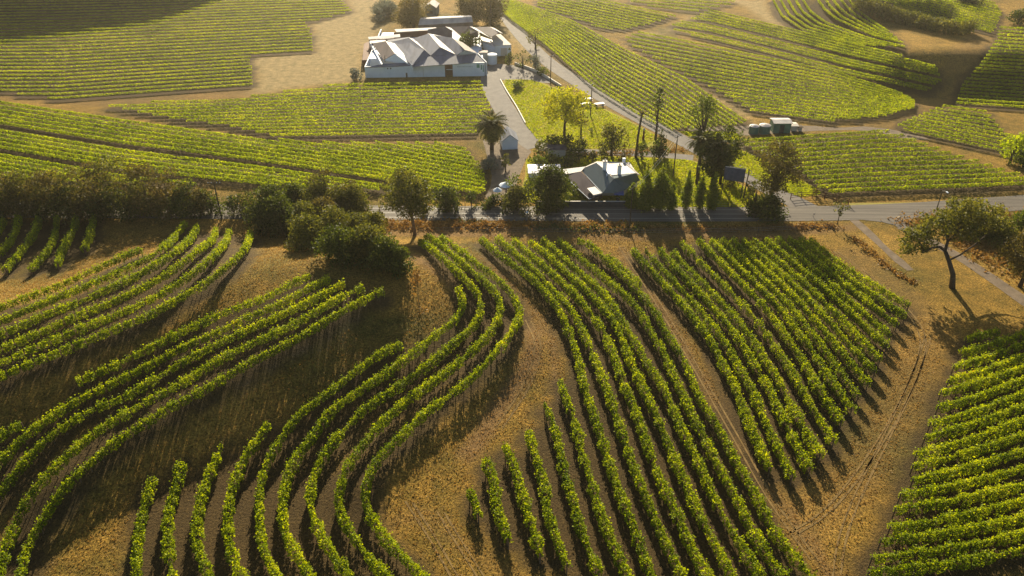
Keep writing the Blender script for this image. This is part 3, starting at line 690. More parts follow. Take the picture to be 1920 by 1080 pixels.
block([(1440, -5), (1460, 30), (1500, 56), (1600, 82), (1712, 104)], [(1592, -8), (1615, 18), (1640, 38), (1665, 56), (1712, 72)], 11,
      [(1432, -4), (1590, -4), (1615, 18), (1660, 52), (1702, 88), (1600, 84), (1505, 64), (1455, 36)],
      '{} vine row from the left in the bowed field beside the tree belt', 'vine rows beside the tree belt', skip=(5,))
block([(1640, -54), (1890, 4)], [(1640, 6), (1890, 70)], 14, [(1646, -4), (1860, -4), (1880, 24), (1862, 62), (1820, 62), (1740, 30), (1700, 20)],
      '{} vine row from the top in the field behind the tree belt', 'vine rows behind the tree belt')
block([(1780, 36), (1935, 44)], [(1780, 194), (1935, 204)], 24, [(1872, 46), (1928, 46), (1928, 200), (1790, 196), (1800, 160), (1846, 108), (1865, 75)],
      '{} vine row from the top in the dark field at the right edge', 'vine rows in the dark right field')
block([(1675, 176), (1930, 208)], [(1675, 246), (1930, 304)], 12, [(1680, 232), (1765, 197), (1845, 203), (1860, 215), (1872, 232), (1890, 248), (1928, 262), (1928, 302), (1900, 292), (1830, 276), (1740, 256), (1695, 243)],
      '{} vine row from the top in the small field behind the golden bush', 'vine rows in the small right field')
block([(1370, 262), (1650, 243), (1935, 240)], [(1370, 374), (1580, 362), (1935, 348)], 13, [(1380, 256), (1500, 246), (1650, 243), (1690, 252), (1800, 292), (1928, 332), (1928, 352), (1580, 362), (1540, 357), (1500, 322), (1400, 276)],
      '{} vine row from the top in the field above the road bend', 'vine rows above the road bend', dens=70, bias=0.08, mat='vine', ztop=1.5, zlo=.6, hw=.4)
print('VINES', VCOUNT, VLEN)
terrain()
# ---------------------------------------------------------------- trees and shrubs
def crown_leaves(centers, radii, leaf, per, droop=0.0, flat=1.0):
    out = []
    for c, r in zip(centers, radii):
        r = r * 1.28; n = max(8, int(per * 1.25 * (r / leaf) ** 2))
        d = rng.normal(size=(n, 3)); d /= np.linalg.norm(d, axis=1)[:, None]
        rr = r * rng.uniform(0.25, 1.0, n) ** 0.5
        p = d * rr[:, None]; p[:, 2] *= flat
        if droop: p[:, 2] -= droop * (np.hypot(p[:, 0], p[:, 1]) / r) ** 2 * r * rng.uniform(0, 1.4, n)
        out.append(np.asarray(c) + p)
    return leaf_quads(np.concatenate(out), leaf, up=0.0, elong=1.2)

def lobes(kind, H, W, n, cb):
    """clump centres (relative to the base) for a crown of a height span cb*H..H, width W"""
    c = []; r = []
    h0, h1 = cb * H, H
    while len(c) < n:
        u = rng.uniform(0, 1); an = rng.uniform(0, 2 * math.pi)
        if kind == 'column':
            prof = min(1, (u / 0.12) ** 0.6) * (1 - 0.85 * (max(0, u - 0.35) / 0.65) ** 1.3)
            rad = W / 2 * prof * rng.uniform(0.2, 0.75); rc = W * 0.34 * rng.uniform(0.7, 1.15) * max(0.3, prof)
        elif kind == 'round':
            prof = math.sqrt(max(0, 1 - (2 * u - 1) ** 2)); rad = W / 2 * prof * rng.uniform(0.35, 0.85) ; rc = W * 0.17 * rng.uniform(0.7, 1.3)
        elif kind == 'spread':
            prof = math.sqrt(max(0, 1 - (u) ** 2.5)) * min(1, 0.45 + u * 1.2); rad = W / 2 * prof * rng.uniform(0.2, 1.0) ** 0.6; rc = W * 0.13 * rng.uniform(0.6, 1.3)
        elif kind == 'loose':
            prof = math.sqrt(max(0, 1 - (2 * u - 1) ** 2)); rad = W / 2 * prof * rng.uniform(0.1, 1.0) ** 0.7; rc = W * 0.11 * rng.uniform(0.5, 1.5)
        else:  # bush: sits on the ground
            prof = math.sqrt(max(0, 1 - u ** 2.2)); rad = W / 2 * prof * rng.uniform(0.1, 0.9); rc = W * 0.19 * rng.uniform(0.6, 1.25)
        c.append([rad * math.cos(an), rad * math.sin(an), h0 + u * (h1 - h0 - rc * 0.8)]); r.append(rc)
    return c, r

PROTO = {}
def tree_meshes(kind, H, W, n, cb, leaf, per, mat, trunk_r, lean, nl, droop, bark, flat):
    c, r = lobes(kind, H, W, n, cb)
    lx, ly = lean
    for q in c: f = q[2] / H; q[0] += lx * f; q[1] += ly * f
    me = quads_mesh('crown', crown_leaves(c, r, leaf, per, droop, flat), 4, M[mat])
    tb = MB()
    top = (lx * 0.75, ly * 0.75, H * (0.8 if kind in ('column', 'round', 'bush') else 0.7))
    fk = 0.6 * cb * H + 0.25 * H * (kind in ('spread', 'loose', 'round'))
    b1 = (lx * fk / H + random.uniform(-.1, .1), ly * fk / H, fk)
    tb.tube([(0, 0, -0.3), (lx * .15, ly * .15, fk * 0.45), b1, top], [trunk_r * 1.35, trunk_r, trunk_r * 0.8, trunk_r * 0.2], 7)
    idx = np.argsort([-rr for rr in r])[:nl]
    for i in idx:
        e = c[i]; mid = (b1[0] * .5 + e[0] * .5 + random.uniform(-.2, .2) * W * .1, b1[1] * .5 + e[1] * .5, b1[2] * .45 + e[2] * .55 - 0.05 * H)
        st = [b1[k] * (0.6 if k == 2 else 1) + top[k] * (0.0) for k in range(3)] if random.random() < .3 else b1
        tb.tube([st, mid, e], [trunk_r * 0.5, trunk_r * 0.33, trunk_r * 0.1], 5)
    tm = bpy.data.meshes.new('trunk'); tm.from_pydata(tb.v, [], tb.f); tm.materials.append(M[bark]); tm.polygons.foreach_set('use_smooth', [True] * len(tm.polygons)); tm.update()
    return me, tm

def tree(name, label, cat, x, yb, yt, w, kind='round', mat='gum', n=26, cb=0.25, leaf=None, per=5.0, lean=(0, 0), nl=7, droop=0.0, bark='bark', group=None, tr=None, flat=0.85, rot=None, proto=None):
    p = P(x, yb); H = max(0.6, height_at(p, yt)); k = pxm(p); W = w / k * (1.18 if kind in ('bush', 'round') else 1.06)
    leaf = leaf or (0.34 if p.y < 170 else 0.42)
    tr = tr or max(0.07, 0.02 * H + 0.02 * W)
    root = empty(name, p, rng.uniform(0, 6.28) if rot is None else rot)
    key = proto and (proto, round(leaf, 2))
    if key and key in PROTO:
        me, tm, H0, W0 = PROTO[key]
    else:
        me, tm = tree_meshes(kind, H, W, n, cb, leaf, per, mat, tr, lean, nl, droop, bark, flat); H0, W0 = H, W
        if key: PROTO[key] = (me, tm, H0, W0)
    root.scale = (W / W0, W / W0, H / H0)
    link('crown', me, root); link('trunk', tm, root)
    return tag(root, label, cat, group)

# tree line left of the shrub thicket, behind the shaded road
tl = [  # x, base y, top y, width, kind, material, label
 (18, 392, 318, 84, 'loose', 'brown', 'brown feathery tree at the very left end of the roadside tree line'),
 (62, 388, 308, 84, 'loose', 'gum', 'olive feathery tree second from the left end of the roadside tree line'),
 (108, 394, 312, 84, 'loose', 'brown', 'brownish tree with pale branches third from the left of the tree line'),
 (150, 390, 306, 76, 'loose', 'gum', 'olive tree fourth from the left of the roadside tree line'),
 (190, 395, 300, 88, 'loose', 'brown', 'dry looking tree with visible branches left of the line\'s tallest tree'),
 (236, 392, 284, 86, 'loose', 'gum', 'tallest thin tree of the roadside tree line on the left'),
 (282, 394, 302, 82, 'loose', 'brown', 'brown open tree just right of the tallest tree in the line'),
 (322, 391, 298, 70, 'loose', 'brown', 'thin sparse brown tree whose twigs stand against the bright vines'),
 (360, 394, 330, 66, 'loose', 'dark', 'dark tree left of the utility pole by the shaded road'),
 (396, 390, 346, 46, 'bush', 'dark', 'small dark bush just left of the utility pole'),
 (440, 391, 352, 50, 'bush', 'dark', 'low dark bush just right of the utility pole'),
 (470, 392, 352, 52, 'bush', 'gum', 'low green bush between the utility pole and the shrub thicket'),
]
for x, yb, yt, w, kd, mt, lb in tl:
    tree('roadside_tree' if kd == 'loose' else 'bush', lb, 'tree' if kd == 'loose' else 'bush', x, yb + 9, yt + 6, w, kd, mt, n=40 if kd == 'loose' else 16, cb=0.12 if kd == 'loose' else 0.0, nl=14, per=3.1, group='trees and bushes in the roadside line', tr=0.13)
# low understorey bushes in front of the tree line
for i, (x, w, mt) in enumerate([(-5, 60, 'dark'), (48, 66, 'brown'), (88, 50, 'dark'), (132, 62, 'dark'), (172, 56, 'brown'), (214, 60, 'dark'), (262, 62, 'dark'), (306, 58, 'brown'), (345, 56, 'dark'), (380, 40, 'brown')]):
    tree('understorey_bush', 'dark low bush at the foot of the roadside tree line, %s from the left' % ordinal(i + 1), 'bush', x, 404, 352, w * 1.25, 'bush', mt, n=18, cb=0.0, nl=3, per=4, group='low bushes under the roadside trees', tr=0.08)

# shrub thicket
th = [(512, 415, 350, 74, 'dark', 'dark rounded shrub at the left end of the thicket'),
 (520, 428, 372, 84, 'dark', 'big dark round shrub in front at the thicket\'s left end'),
 (556, 392, 346, 60, 'dark', 'dark shrub at the back left of the thicket'),
 (575, 440, 378, 66, 'gum', 'olive shrub left of the middle of the thicket'),
 (598, 396, 330, 60, 'gum', 'upright olive shrub at the back of the thicket under the thin tree'),
 (640, 398, 352, 62, 'gum', 'olive shrub at the back of the thicket beside the road'),
 (668, 402, 348, 54, 'gum', 'rounded shrub at the back right of the thicket by the road'),
 (585, 462, 405, 68, 'gum', 'grey green shrub at the lower left of the thicket'),
 (630, 452, 388, 70, 'gum', 'olive shrub in the middle of the thicket'),
 (672, 448, 396, 62, 'gum', 'lighter green shrub right of the middle of the thicket'),
 (640, 482, 425, 74, 'dark', 'dark shrub at the front edge of the thicket'),
 (690, 480, 418, 70, 'gum', 'yellowish green shrub at the front right of the thicket'),
 (705, 445, 400, 50, 'gum', 'small olive shrub at the right back of the thicket'),
 (728, 495, 442, 66, 'dark', 'dark low shrub second from the right end of the thicket'),
 (752, 508, 462, 44, 'dark', 'small dark shrub at the right tip of the thicket'),
 (612, 425, 372, 60, 'brown', 'brownish shrub in the upper middle of the thicket'),
 (545, 400, 362, 50, 'green', 'greener shrub between two dark ones at the thicket\'s top left')]
for x, yb, yt, w, mt, lb in th:
    tree('shrub', lb, 'shrub', x, yb + 4, yt, w * 1.08, 'bush', mt, n=30, cb=0.0, per=4.6, nl=4, group='shrubs of the dark thicket', leaf=0.32)
tree('thin_tree', 'tall thin brownish tree rising behind the shrub thicket', 'tree', 616, 392, 312, 46, 'loose', 'brown', n=30, cb=0.3, nl=12, per=3.0, tr=0.12)
tree('roadside_tree', 'sparse brown tree right of the tall thin tree behind the thicket', 'tree', 655, 394, 336, 56, 'loose', 'brown', n=26, cb=0.3, nl=9, per=3.0, tr=0.12)
tree('dry_shrub', 'pale dry shrub alone on the brown slope right of the thicket', 'shrub', 787, 585, 505, 30, 'bush', 'straw', n=14, cb=0.0, per=3.2, nl=3, tr=0.05)

# big roadside gum with the leaning trunk
tree('gum_tree', 'large round brown gum with a leaning trunk beside the road', 'tree', 778, 440, 322, 98, 'spread', 'gum', n=60, cb=0.36, per=3.6, lean=(-1.6, 1.0), nl=14, tr=0.30, bark='bark_pale', rot=0)
tree('dead_sapling', 'bare thin sapling beside the road left of the large gum', 'tree', 715, 412, 384, 16, 'loose', 'brown', n=8, cb=0.3, per=1.2, nl=8, tr=0.06)
tree('street_tree', 'small dense round tree right of the large roadside gum', 'tree', 836, 392, 352, 54, 'round', 'dark', n=26, cb=0.1, per=4.2, nl=5)
tree('bush', 'low dark bush beside the wooden rail by the road', 'bush', 884, 386, 358, 26, 'bush', 'dark', n=12, cb=0.0, nl=3)
# garden trees left of the house
tree('garden_tree', 'large dense dark round tree left of the house', 'tree', 1030, 390, 314, 74, 'round', 'dark', n=44, cb=0.08, per=4.4, nl=8)
tree('garden_shrub', 'spiky green shrub between the white parasols and the round tree', 'shrub', 962, 382, 326, 44, 'loose', 'green', n=26, cb=0.05, per=3.4, nl=6)
tree('garden_shrub', 'bushy dark shrub in front of the white parasols', 'shrub', 968, 392, 350, 60, 'bush', 'gum', n=20, cb=0.0, per=4, nl=4)
tree('garden_shrub', 'low dark shrub at the left end of the garden by the road', 'shrub', 925, 388, 362, 38, 'bush', 'dark', n=14, cb=0.0, nl=3)
tree('small_tree', 'small round tree on the gravel below the palm', 'tree', 948, 322, 289, 20, 'round', 'gum', n=12, cb=0.35, nl=4)
tree('agave_clump', 'greyish purple shrub on the gravel left of the small round tree', 'shrub', 916, 318, 292, 30, 'bush', 'sage', n=12, cb=0.0, nl=3)
tree('hedge_shrub', 'low green shrub on the lawn strip left of the shaded hedge', 'shrub', 1008, 312, 288, 30, 'bush', 'green', n=12, cb=0.0, nl=3)
for x, yb, yt, w, mt, lb in [(1010, 288, 262, 24, 'gum', 'leftmost low shrub of the dark group below the golden tree'),
 (1034, 282, 250, 36, 'dark', 'dark shrub left of the golden tree\'s trunk'), (1062, 284, 252, 36, 'dark', 'dark shrub right under the golden tree\'s trunk'),
 (1085, 300, 252, 30, 'dark', 'taller dark shrub at the right end of the group below the golden tree'), (1030, 308, 280, 36, 'dark', 'dark shrub behind the round tree by the house'),
 (1066, 308, 282, 34, 'dark', 'dark shrub right behind the grey roof of the house'), (1112, 305, 282, 22, 'gum', 'small shrub on the path edge left of the round tree'),
 (1128, 302, 276, 22, 'gum', 'small shrub under the left side of the round tree'), (1170, 300, 262, 22, 'brown', 'thin reddish shrub right of the round tree'),
 (1203, 300, 268, 22, 'dark', 'dark little tree below the bare trunk')]:
    tree('garden_shrub', lb, 'shrub', x, yb, yt, w, 'bush', mt, n=14, cb=0.0, per=4, nl=3, group='shrubs in the garden below the golden tree')
tree('golden_tree', 'bright golden yellow tree on the lawn', 'tree', 1058, 256, 163, 86, 'loose', 'gold', n=48, cb=0.34, per=3.8, nl=12, tr=0.3)
tree('round_tree', 'rounded olive tree in the middle of the lawn', 'tree', 1146, 292, 231, 48, 'round', 'gum', n=26, cb=0.2, per=3.6, nl=8)
tree('topiary_bush', 'small dark clipped bush on the lawn right of the golden tree', 'bush', 1109, 250, 238, 12, 'bush', 'dark', n=8, cb=0.0, nl=2, leaf=0.25)
# dead palm-like tree hanging beside the golden tree
tree('weeping_tree', 'small drooping tree with a dark straight trunk right of the golden tree', 'tree', 1089, 258, 208, 30, 'spread', 'brown', n=12, cb=0.5, per=3.4, nl=3, droop=0.9)
tree('poplar_tree', 'tall narrow tree with a bare blue grey trunk at the road edge', 'tree', 1229, 262, 164, 30, 'loose', 'dark', n=28, cb=0.55, per=4.6, nl=6, tr=0.28)
tree('climber_shrub', 'ivy covered stump like shrub at the foot of the tall narrow tree', 'shrub', 1236, 296, 236, 28, 'column', 'dark', n=20, cb=0.0, per=4, nl=3)
tree('gum_tree', 'tall light green gum above the palms', 'tree', 1308, 330, 176, 60, 'loose', 'green', n=46, cb=0.45, per=3.4, nl=12, tr=0.35, bark='bark')
tree('gum_tree', 'tall bushy tree right behind the two palms', 'tree', 1350, 345, 234, 62, 'loose', 'dark', n=50, cb=0.38, per=4.2, nl=8, tr=0.3)
tree('gum_tree', 'dense dark tree directly above the four cypress trees', 'tree', 1338, 352, 268, 62, 'round', 'dark', n=34, cb=0.4, per=4.4, nl=6, tr=0.3)
tree('gum_tree', 'large feathery brown gum left of the road junction', 'tree', 1442, 388, 262, 84, 'loose', 'brown', n=66, cb=0.28, per=3.6, nl=14, tr=0.33)
tree('gum_tree', 'lower bushy tree hiding the foot of the feathery gum', 'tree', 1412, 398, 335, 56, 'loose', 'gum', n=30, cb=0.1, per=3.6, nl=6)
tree('bush', 'dark bush at the foot of the feathery gum by the road', 'bush', 1440, 404, 368, 70, 'bush', 'dark', n=22, cb=0.0, nl=5)
tree('small_tree', 'low leafy shrub under the dark blue sign', 'shrub', 1374, 348, 322, 34, 'bush', 'gum', n=12, cb=0.0, nl=3)
tree('sapling', 'tiny thin tree on the lawn left of the sign pole', 'tree', 1365, 386, 358, 14, 'loose', 'brown', n=8, cb=0.4, per=2, nl=4, leaf=0.22, tr=0.04)
# cypress and poplars by the road
for x, yb, yt, w, lb in [(1184, 388, 340, 26, 'short leafy tree at the left end of the poplar row'), (1208, 391, 318, 34, 'second tall poplar from the left by the road'),
 (1236, 391, 308, 40, 'tallest thick poplar by the road'), (1258, 391, 344, 22, 'short narrow poplar right of the thickest one'),
 (1285, 391, 318, 24, 'narrow pointed cypress third from the right of the row'), (1310, 391, 326, 23, 'narrow cypress second from the right of the row'),
 (1333, 392, 322, 25, 'narrow dark cypress at the right end of the row')]:
    tree('poplar', lb, 'tree', x, yb, yt, w * (0.88 if x < 1250 else 0.78), 'column', 'poplar', n=70, cb=0.02, per=5.6, leaf=0.3, nl=3, flat=1.3, group='narrow trees in a row by the road', tr=0.12)
# right side
tree('young_tree', 'young two stemmed tree on the dry verge by the junction', 'tree', 1570, 420, 374, 36, 'loose', 'gum', n=12, cb=0.42, per=2.2, nl=8, tr=0.08)
tree('bush', 'rounded bush at the far right behind the spreading tree', 'bush', 1830, 432, 395, 60, 'bush', 'dark', n=20, cb=0.0, nl=3, group='bushes behind the spreading tree')
tree('bush', 'greener bush at the right edge behind the spreading tree', 'bush', 1868, 446, 402, 62, 'bush', 'gum', n=20, cb=0.0, nl=3, group='bushes behind the spreading tree')
tree('bush', 'tall bush at the right edge above the drooping tree', 'bush', 1912, 440, 396, 50, 'bush', 'green', n=18, cb=0.0, nl=3, group='bushes behind the spreading tree')
tree('bush', 'dark bush close behind the crown of the spreading tree', 'bush', 1800, 424, 384, 60, 'bush', 'dark', n=18, cb=0.0, nl=3, group='bushes behind the spreading tree')
tree('weeping_tree', 'drooping brown willowy tree at the right edge', 'tree', 1912, 538, 426, 92, 'spread', 'brown', n=44, cb=0.38, per=4.0, nl=9, droop=1.2, tr=0.3)
tree('golden_bush', 'golden green bushy tree at the right edge above the road', 'tree', 1893, 306, 246, 40, 'round', 'vine_far', n=22, cb=0.05, per=4, nl=5)
tree('golden_bush', 'second golden green bush cut by the right edge', 'tree', 1918, 312, 272, 36, 'round', 'green', n=16, cb=0.05, per=4, nl=4)
# around the winery
for x, yb, yt, w, kd, mt, lb in [(776, 56, -12, 58, 'round', 'brown', 'big dense brown tree behind the left end of the winery roofs'),
 (722, 28, 0, 44, 'round', 'sage', 'grey green tree beside the small far house'), (712, 40, 14, 26, 'round', 'sage', 'small bluish shrub left of the big brown tree'),
 (880, 44, -14, 52, 'round', 'brown', 'big brown tree left of the pair behind the winery'), (920, 46, -14, 56, 'round', 'brown', 'big brown tree right of the pair behind the winery'),
 (884, 100, 58, 46, 'round', 'green', 'round green tree standing between the winery roofs'), (956, 122, 90, 16, 'column', 'dark', 'small dark conical tree right of the white annexe'),
 (1004, 92, 50, 34, 'loose', 'gum', 'olive tree beside the side road above the winery yard'), (980, 128, 92, 26, 'loose', 'dark', 'dark tree in the garden bed right of the winery yard'),
 (1004, 132, 104, 28, 'bush', 'sage', 'pale grey shrub beside the side road'), (1018, 140, 124, 22, 'bush', 'green', 'low green shrub at the corner of the yard wall'),
 (668, 150, 128, 28, 'bush', 'sage', 'grey bush at the left end of the winery wall'), (968, 165, 150, 26, 'bush', 'green', 'shaded low shrub at the top of the lawn')]:
    tree('winery_tree' if w > 30 else 'winery_shrub', lb, 'tree' if w > 30 else 'shrub', x, yb, yt, w, kd, mt, n=30 if w > 40 else 14, cb=0.12 if kd == 'round' else 0.02, per=4.2, nl=6)
# belt of trees on the far right hillside
for i, (x, yb, w) in enumerate([(1612, 16, 34), (1632, 24, 36), (1652, 30, 36), (1672, 36, 36), (1692, 44, 34), (1712, 48, 36), (1734, 54, 38), (1754, 58, 36), (1776, 62, 36), (1796, 64, 34), (1814, 62, 26)]):
    tree('belt_tree', '%s tree from the left in the dark belt between the upper fields' % ordinal(i + 1), 'tree', x, yb, yb - 26, w, 'round', 'gum', n=16, cb=0.05, per=4, nl=4, group='trees of the belt between the upper fields', proto='belt')
tree('edge_tree', 'dark tree at the top of the right edge', 'tree', 1908, 46, 16, 34, 'round', 'dark', n=16, cb=0.05, nl=4)
tree('edge_tree', 'dark trees cut off by the top edge above the belt', 'tree', 1812, 8, -18, 40, 'round', 'dark', n=16, cb=0.05, nl=4)
tree('roadside_shrub', 'reddish shrub at the left end of the rail fence by the bend', 'shrub', 1530, 366, 350, 14, 'bush', 'brown', n=8, cb=0.0, nl=2, leaf=0.25)

# palms
def palm(label, x, yb, yt, w, n=46, mat='gum', trunk=0.35, skirt=True, seed=0):
    p = P(x, yb); H = height_at(p, yt); W = w / pxm(p); root = empty('palm_tree', p)
    hc = H - W * 0.36; mb = MB()
    mb.tube([(0, 0, -0.2), (0.05, 0, hc * 0.5), (0, 0, hc)], [trunk * 1.2, trunk, trunk * 1.1], 9)
    mb2 = MB(); rnd = random.Random(seed)
    for i in range(n):
        an = rnd.uniform(0, 6.283); el = rnd.uniform(-1.1, 1.45); L = W * 0.55 * rnd.uniform(0.8, 1.1)
        pts = []; x0 = 0; z0 = hc; e = el
        for s in range(7):
            pts.append(Vector((x0 * math.cos(an), x0 * math.sin(an), z0))); x0 += L / 6 * math.cos(e); z0 += L / 6 * math.sin(e); e -= 0.24
        side = Vector((-math.sin(an), math.cos(an), 0))
        for s in range(1, 7):           # leaflets both sides
            for q in (0.0, 0.5):
                c = pts[s - 1].lerp(pts[s], q); ll = W * 0.12 * (1.2 - 0.12 * s); d = (pts[s] - pts[s - 1]).normalized()
                for sg in (-1, 1):
                    t = c + side * sg * ll + d * ll * 0.6 + Vector((0, 0, -ll * 0.35))
                    b = len(mb2.v); mb2.v += [tuple(c), tuple(c + d * 0.3), tuple(t)]; mb2.f.append((b, b + 1, b + 2)); mb2.m.append(0)
        mb2.tube(pts, [0.05, 0.045, 0.04, 0.035, 0.03, 0.02, 0.01], 3, cap=False)
    mb.v = [tuple(Vector(v) + p) for v in mb.v]; mb2.v = [tuple(Vector(v) + p) for v in mb2.v]
    mb.build('trunk', M['bark'], root, smooth=True); mb2.build('crown', M[mat], root)
    return tag(root, label, 'palm')
palm('large fan of palm fronds left of the small blue shed', 922, 280, 212, 66, 170, 'gum', 0.45)
palm('palm with drooping fronds left of the pair above the cypress row', 1306, 345, 246, 56, 110, 'gum', 0.3, seed=2)
palm('palm with drooping fronds right of the pair above the cypress row', 1334, 350, 256, 58, 110, 'dark', 0.3, seed=3)

# the spreading tree on the right: hand-placed limbs and pads of foliage
def spreading_tree():
    base = P(1786, 540); k = pxm(base)
    def at(px, py, dy=0.0):
        """point of the tree's own upright plane (through its base) that far right/up, shifted dy metres in depth"""
        dy = dy + max(0, 515 - py) / 115 * 7.0
        y = base.y + dy; v = (py - 540) / F
        q = y * (SP + v * CP) / (CP - v * SP); d = q * SP + y * CP
        return Vector(((px - 960) / F * d - base.x, dy, HC - q - base.z))
    root = empty('spreading_tree', base); mb = MB()
    mb.tube([(0, 0, -0.4), at(1787, 515), at(1779, 488), at(1772, 470, .3)], [0.55, 0.42, 0.36, 0.30], 9)
    mb.tube([at(1772, 470, .3), at(1762, 463, .2), at(1748, 464, -.3), at(1737, 470, -.8), at(1729, 474, -1)], [0.28, 0.24, 0.2, 0.16, 0.08], 7)
    mb.tube([at(1772, 470, .3), at(1777, 452, .8), at(1775, 432, 1), at(1765, 410, 1.2)], [0.28, 0.24, 0.18, 0.08], 7)
    mb.tube([at(1777, 452, .8), at(1790, 440, 1.5), at(1805, 420, 2)], [0.2, 0.16, 0.07], 6)
    mb.tube([at(1779, 488), at(1800, 478, 1), at(1826, 460, 2), at(1850, 440, 2.4)], [0.18, 0.15, 0.12, 0.06], 6)
    mb.tube([at(1737, 470, -.8), at(1722, 452, -1), at(1712, 440, -1)], [0.12, 0.09, 0.05], 5)
    for i in range(26):
        a = at(random.uniform(1730, 1840), random.uniform(400, 462), random.uniform(-2, 3)); s = random.choice([at(1765, 410, 1.2), at(1805, 420, 2), at(1729, 474, -1), at(1777, 452, .8)])
        mb.tube([s, s.lerp(a, .5) + Vector((0, 0, .3)), a], [0.07, 0.05, 0.02], 4)
    mb.v = [tuple(Vector(v) + base) for v in mb.v]; mb.build('trunk', M['bark'], root, smooth=True)
    c = []; r = []
    def pads(x0, x1, y0, y1, n, rr, d=2.6):
        for _ in range(n):
            p_ = at(random.uniform(x0, x1), random.uniform(y0, y1), random.uniform(-d, d)); c.append(list(p_)); r.append(rr * random.uniform(.5, 1.0))
    pads(1772, 1826, 374, 410, 30, 0.95, 3.2); pads(1756, 1850, 392, 424, 34, 0.95, 3.4); pads(1716, 1785, 408, 440, 26, 0.9, 3)
    pads(1686, 1742, 430, 472, 46, 0.85, 3.0); pads(1725, 1800, 400, 436, 26, .95, 3.4); pads(1700, 1760, 420, 446, 22, .9, 3); pads(1800, 1880, 384, 420, 30, 1.0, 3); pads(1780, 1850, 372, 396, 22, .95, 3); pads(1724, 1760, 440, 472, 12, 0.7, 2); pads(1770, 1830, 420, 446, 22, 0.9, 3); pads(1830, 1880, 396, 430, 16, 0.9, 2.6)
    link('crown', quads_mesh('crown', crown_leaves(c, r, 0.34, 4.2, 0.35, 0.8), 4, M['gum']), root)
    tag(root, 'wide spreading old tree with a forked curving trunk on the dry grass', 'tree')
spreading_tree()
# bare tall trunk by the lawn
def bare_trunk():
    b = P(1192, 296); root = empty('lopped_tree', b); mb = MB(); H = height_at(b, 214)
    mb.tube([b + Vector((0, 0, -.2)), b + Vector((0.1, 0, H * .5)), b + Vector((0.55, 0.1, H))], [0.34, 0.26, 0.22], 8)
    mb.tube([b + Vector((0.1, 0, H * .3)), b + Vector((0.9, 0.2, H * .15)), b + Vector((1.3, 0.2, 0.02))], [0.15, 0.12, 0.1], 6)
    for i in range(12):
        a = random.uniform(0, 6.28); mb.tube([b + Vector((0.55, 0.1, H)), b + Vector((0.55 + math.cos(a) * .9, .1 + math.sin(a) * .9, H + random.uniform(.1, .9)))], [0.08, 0.02], 4)
    mb.build('trunk', M['bark'], root, smooth=True)
    n = 60; pp = rng.normal(size=(n, 3)) * [0.7, 0.7, 0.45] + [0.6, 0.1, H + 0.3]
    link('crown', quads_mesh('crown', leaf_quads(pp, 0.3), 4, M['brown']), root)
    tag(root, 'tall lopped tree with a bare dark trunk at the lawn edge', 'tree')
bare_trunk()

# dry grass and scrub (nobody could count it)
def tufts(name, strips, size, mat, hmul=1.0):
    P0 = []
    for pts, w, n, hh in strips:
        x, y, _ = unproj([p[0] for p in pts], [p[1] for p in pts]); c = resample(np.stack([x, y], -1), 1.0)
        i = rng.integers(0, len(c), n); q = c[i] + rng.normal(size=(n, 2)) * [w, w] * 0.5
        lump = (np.sin(q[:, 0] * 0.9) + np.sin(q[:, 0] * 2.3 + 1) + 2.2) / 4.2
        keep = rng.random(n) < 0.25 + lump
        q = q[keep]; P0.append(np.c_[q, hgt(q[:, 0], q[:, 1]) + rng.uniform(0.02, 1, len(q)) * hh * (0.35 + 0.65 * lump[keep])])
    v = leaf_quads(np.concatenate(P0), size, up=0.0, elong=1.5)
    return tag(link(name, quads_mesh(name, v, 4, M[mat])), kind='stuff')
tufts('dry_grass', [([(700, 422), (900, 424), (1130, 427), (1180, 428)], 2.2, 6500, 0.9), ([(1180, 430), (1400, 430), (1560, 424)], 1.6, 3000, 0.6),
    ([(1690, 418), (1760, 408), (1900, 400)], 3.0, 1500, 0.5), ([(1810, 455), (1870, 482), (1940, 520)], 4.5, 3000, 0.45), ([(1605, 448), (1660, 498), (1710, 530)], 1.0, 900, 0.35), ([(690, 400), (560, 398)], 2, 700, .5), ([(1280, 282), (1080, 292)], 1.5, 900, .5)], 0.34, 'straw')
tufts('scrub', [([(1000, 427), (1100, 430), (1200, 431)], 1.6, 1500, 0.9), ([(850, 416), (900, 418)], 1.5, 300, .6)], 0.32, 'dark')

def turf(name, polys, n, size, mat, h=0.14, avoid=None):
    out = []
    for poly, k in polys:
        x, y, _ = unproj([p[0] for p in poly], [p[1] for p in poly]); pl = list(zip(x.tolist(), y.tolist()))
        q = rng.uniform([min(x), min(y)], [max(x), max(y)], size=(int(n * k), 2)); q = q[inside(q[:, 0], q[:, 1], pl)]
        if avoid: q = q[SOIL_SHADE_GRID(q[:, 0], q[:, 1]) < 0.25]
        out.append(np.c_[q, hgt(q[:, 0], q[:, 1]) + rng.uniform(0.02, h, len(q))])
    v = leaf_quads(np.concatenate(out), size, up=0.0, elong=1.2)
    return tag(link(name, quads_mesh(name, v, 4, M[mat])), kind='stuff')
turf('lawn_grass', [([(948, 150), (1000, 150), (1030, 163), (1105, 193), (1180, 229), (1232, 256), (1210, 277), (1080, 279), (1010, 266), (985, 234), (967, 197), (946, 160)], 1.6),
  ([(988, 299), (1090, 292), (1290, 300), (1330, 312), (1400, 354), (1445, 381), (1400, 389), (1180, 387), (1050, 383), (964, 377), (988, 340)], 1.6),
  ([(1275, 247), (1378, 248), (1390, 261), (1340, 270), (1302, 261)], .3), ([(1364, 281), (1383, 280), (1440, 304), (1528, 354), (1540, 363), (1500, 370), (1430, 343), (1367, 307)], .5)], 26000, 0.26, 'grass')
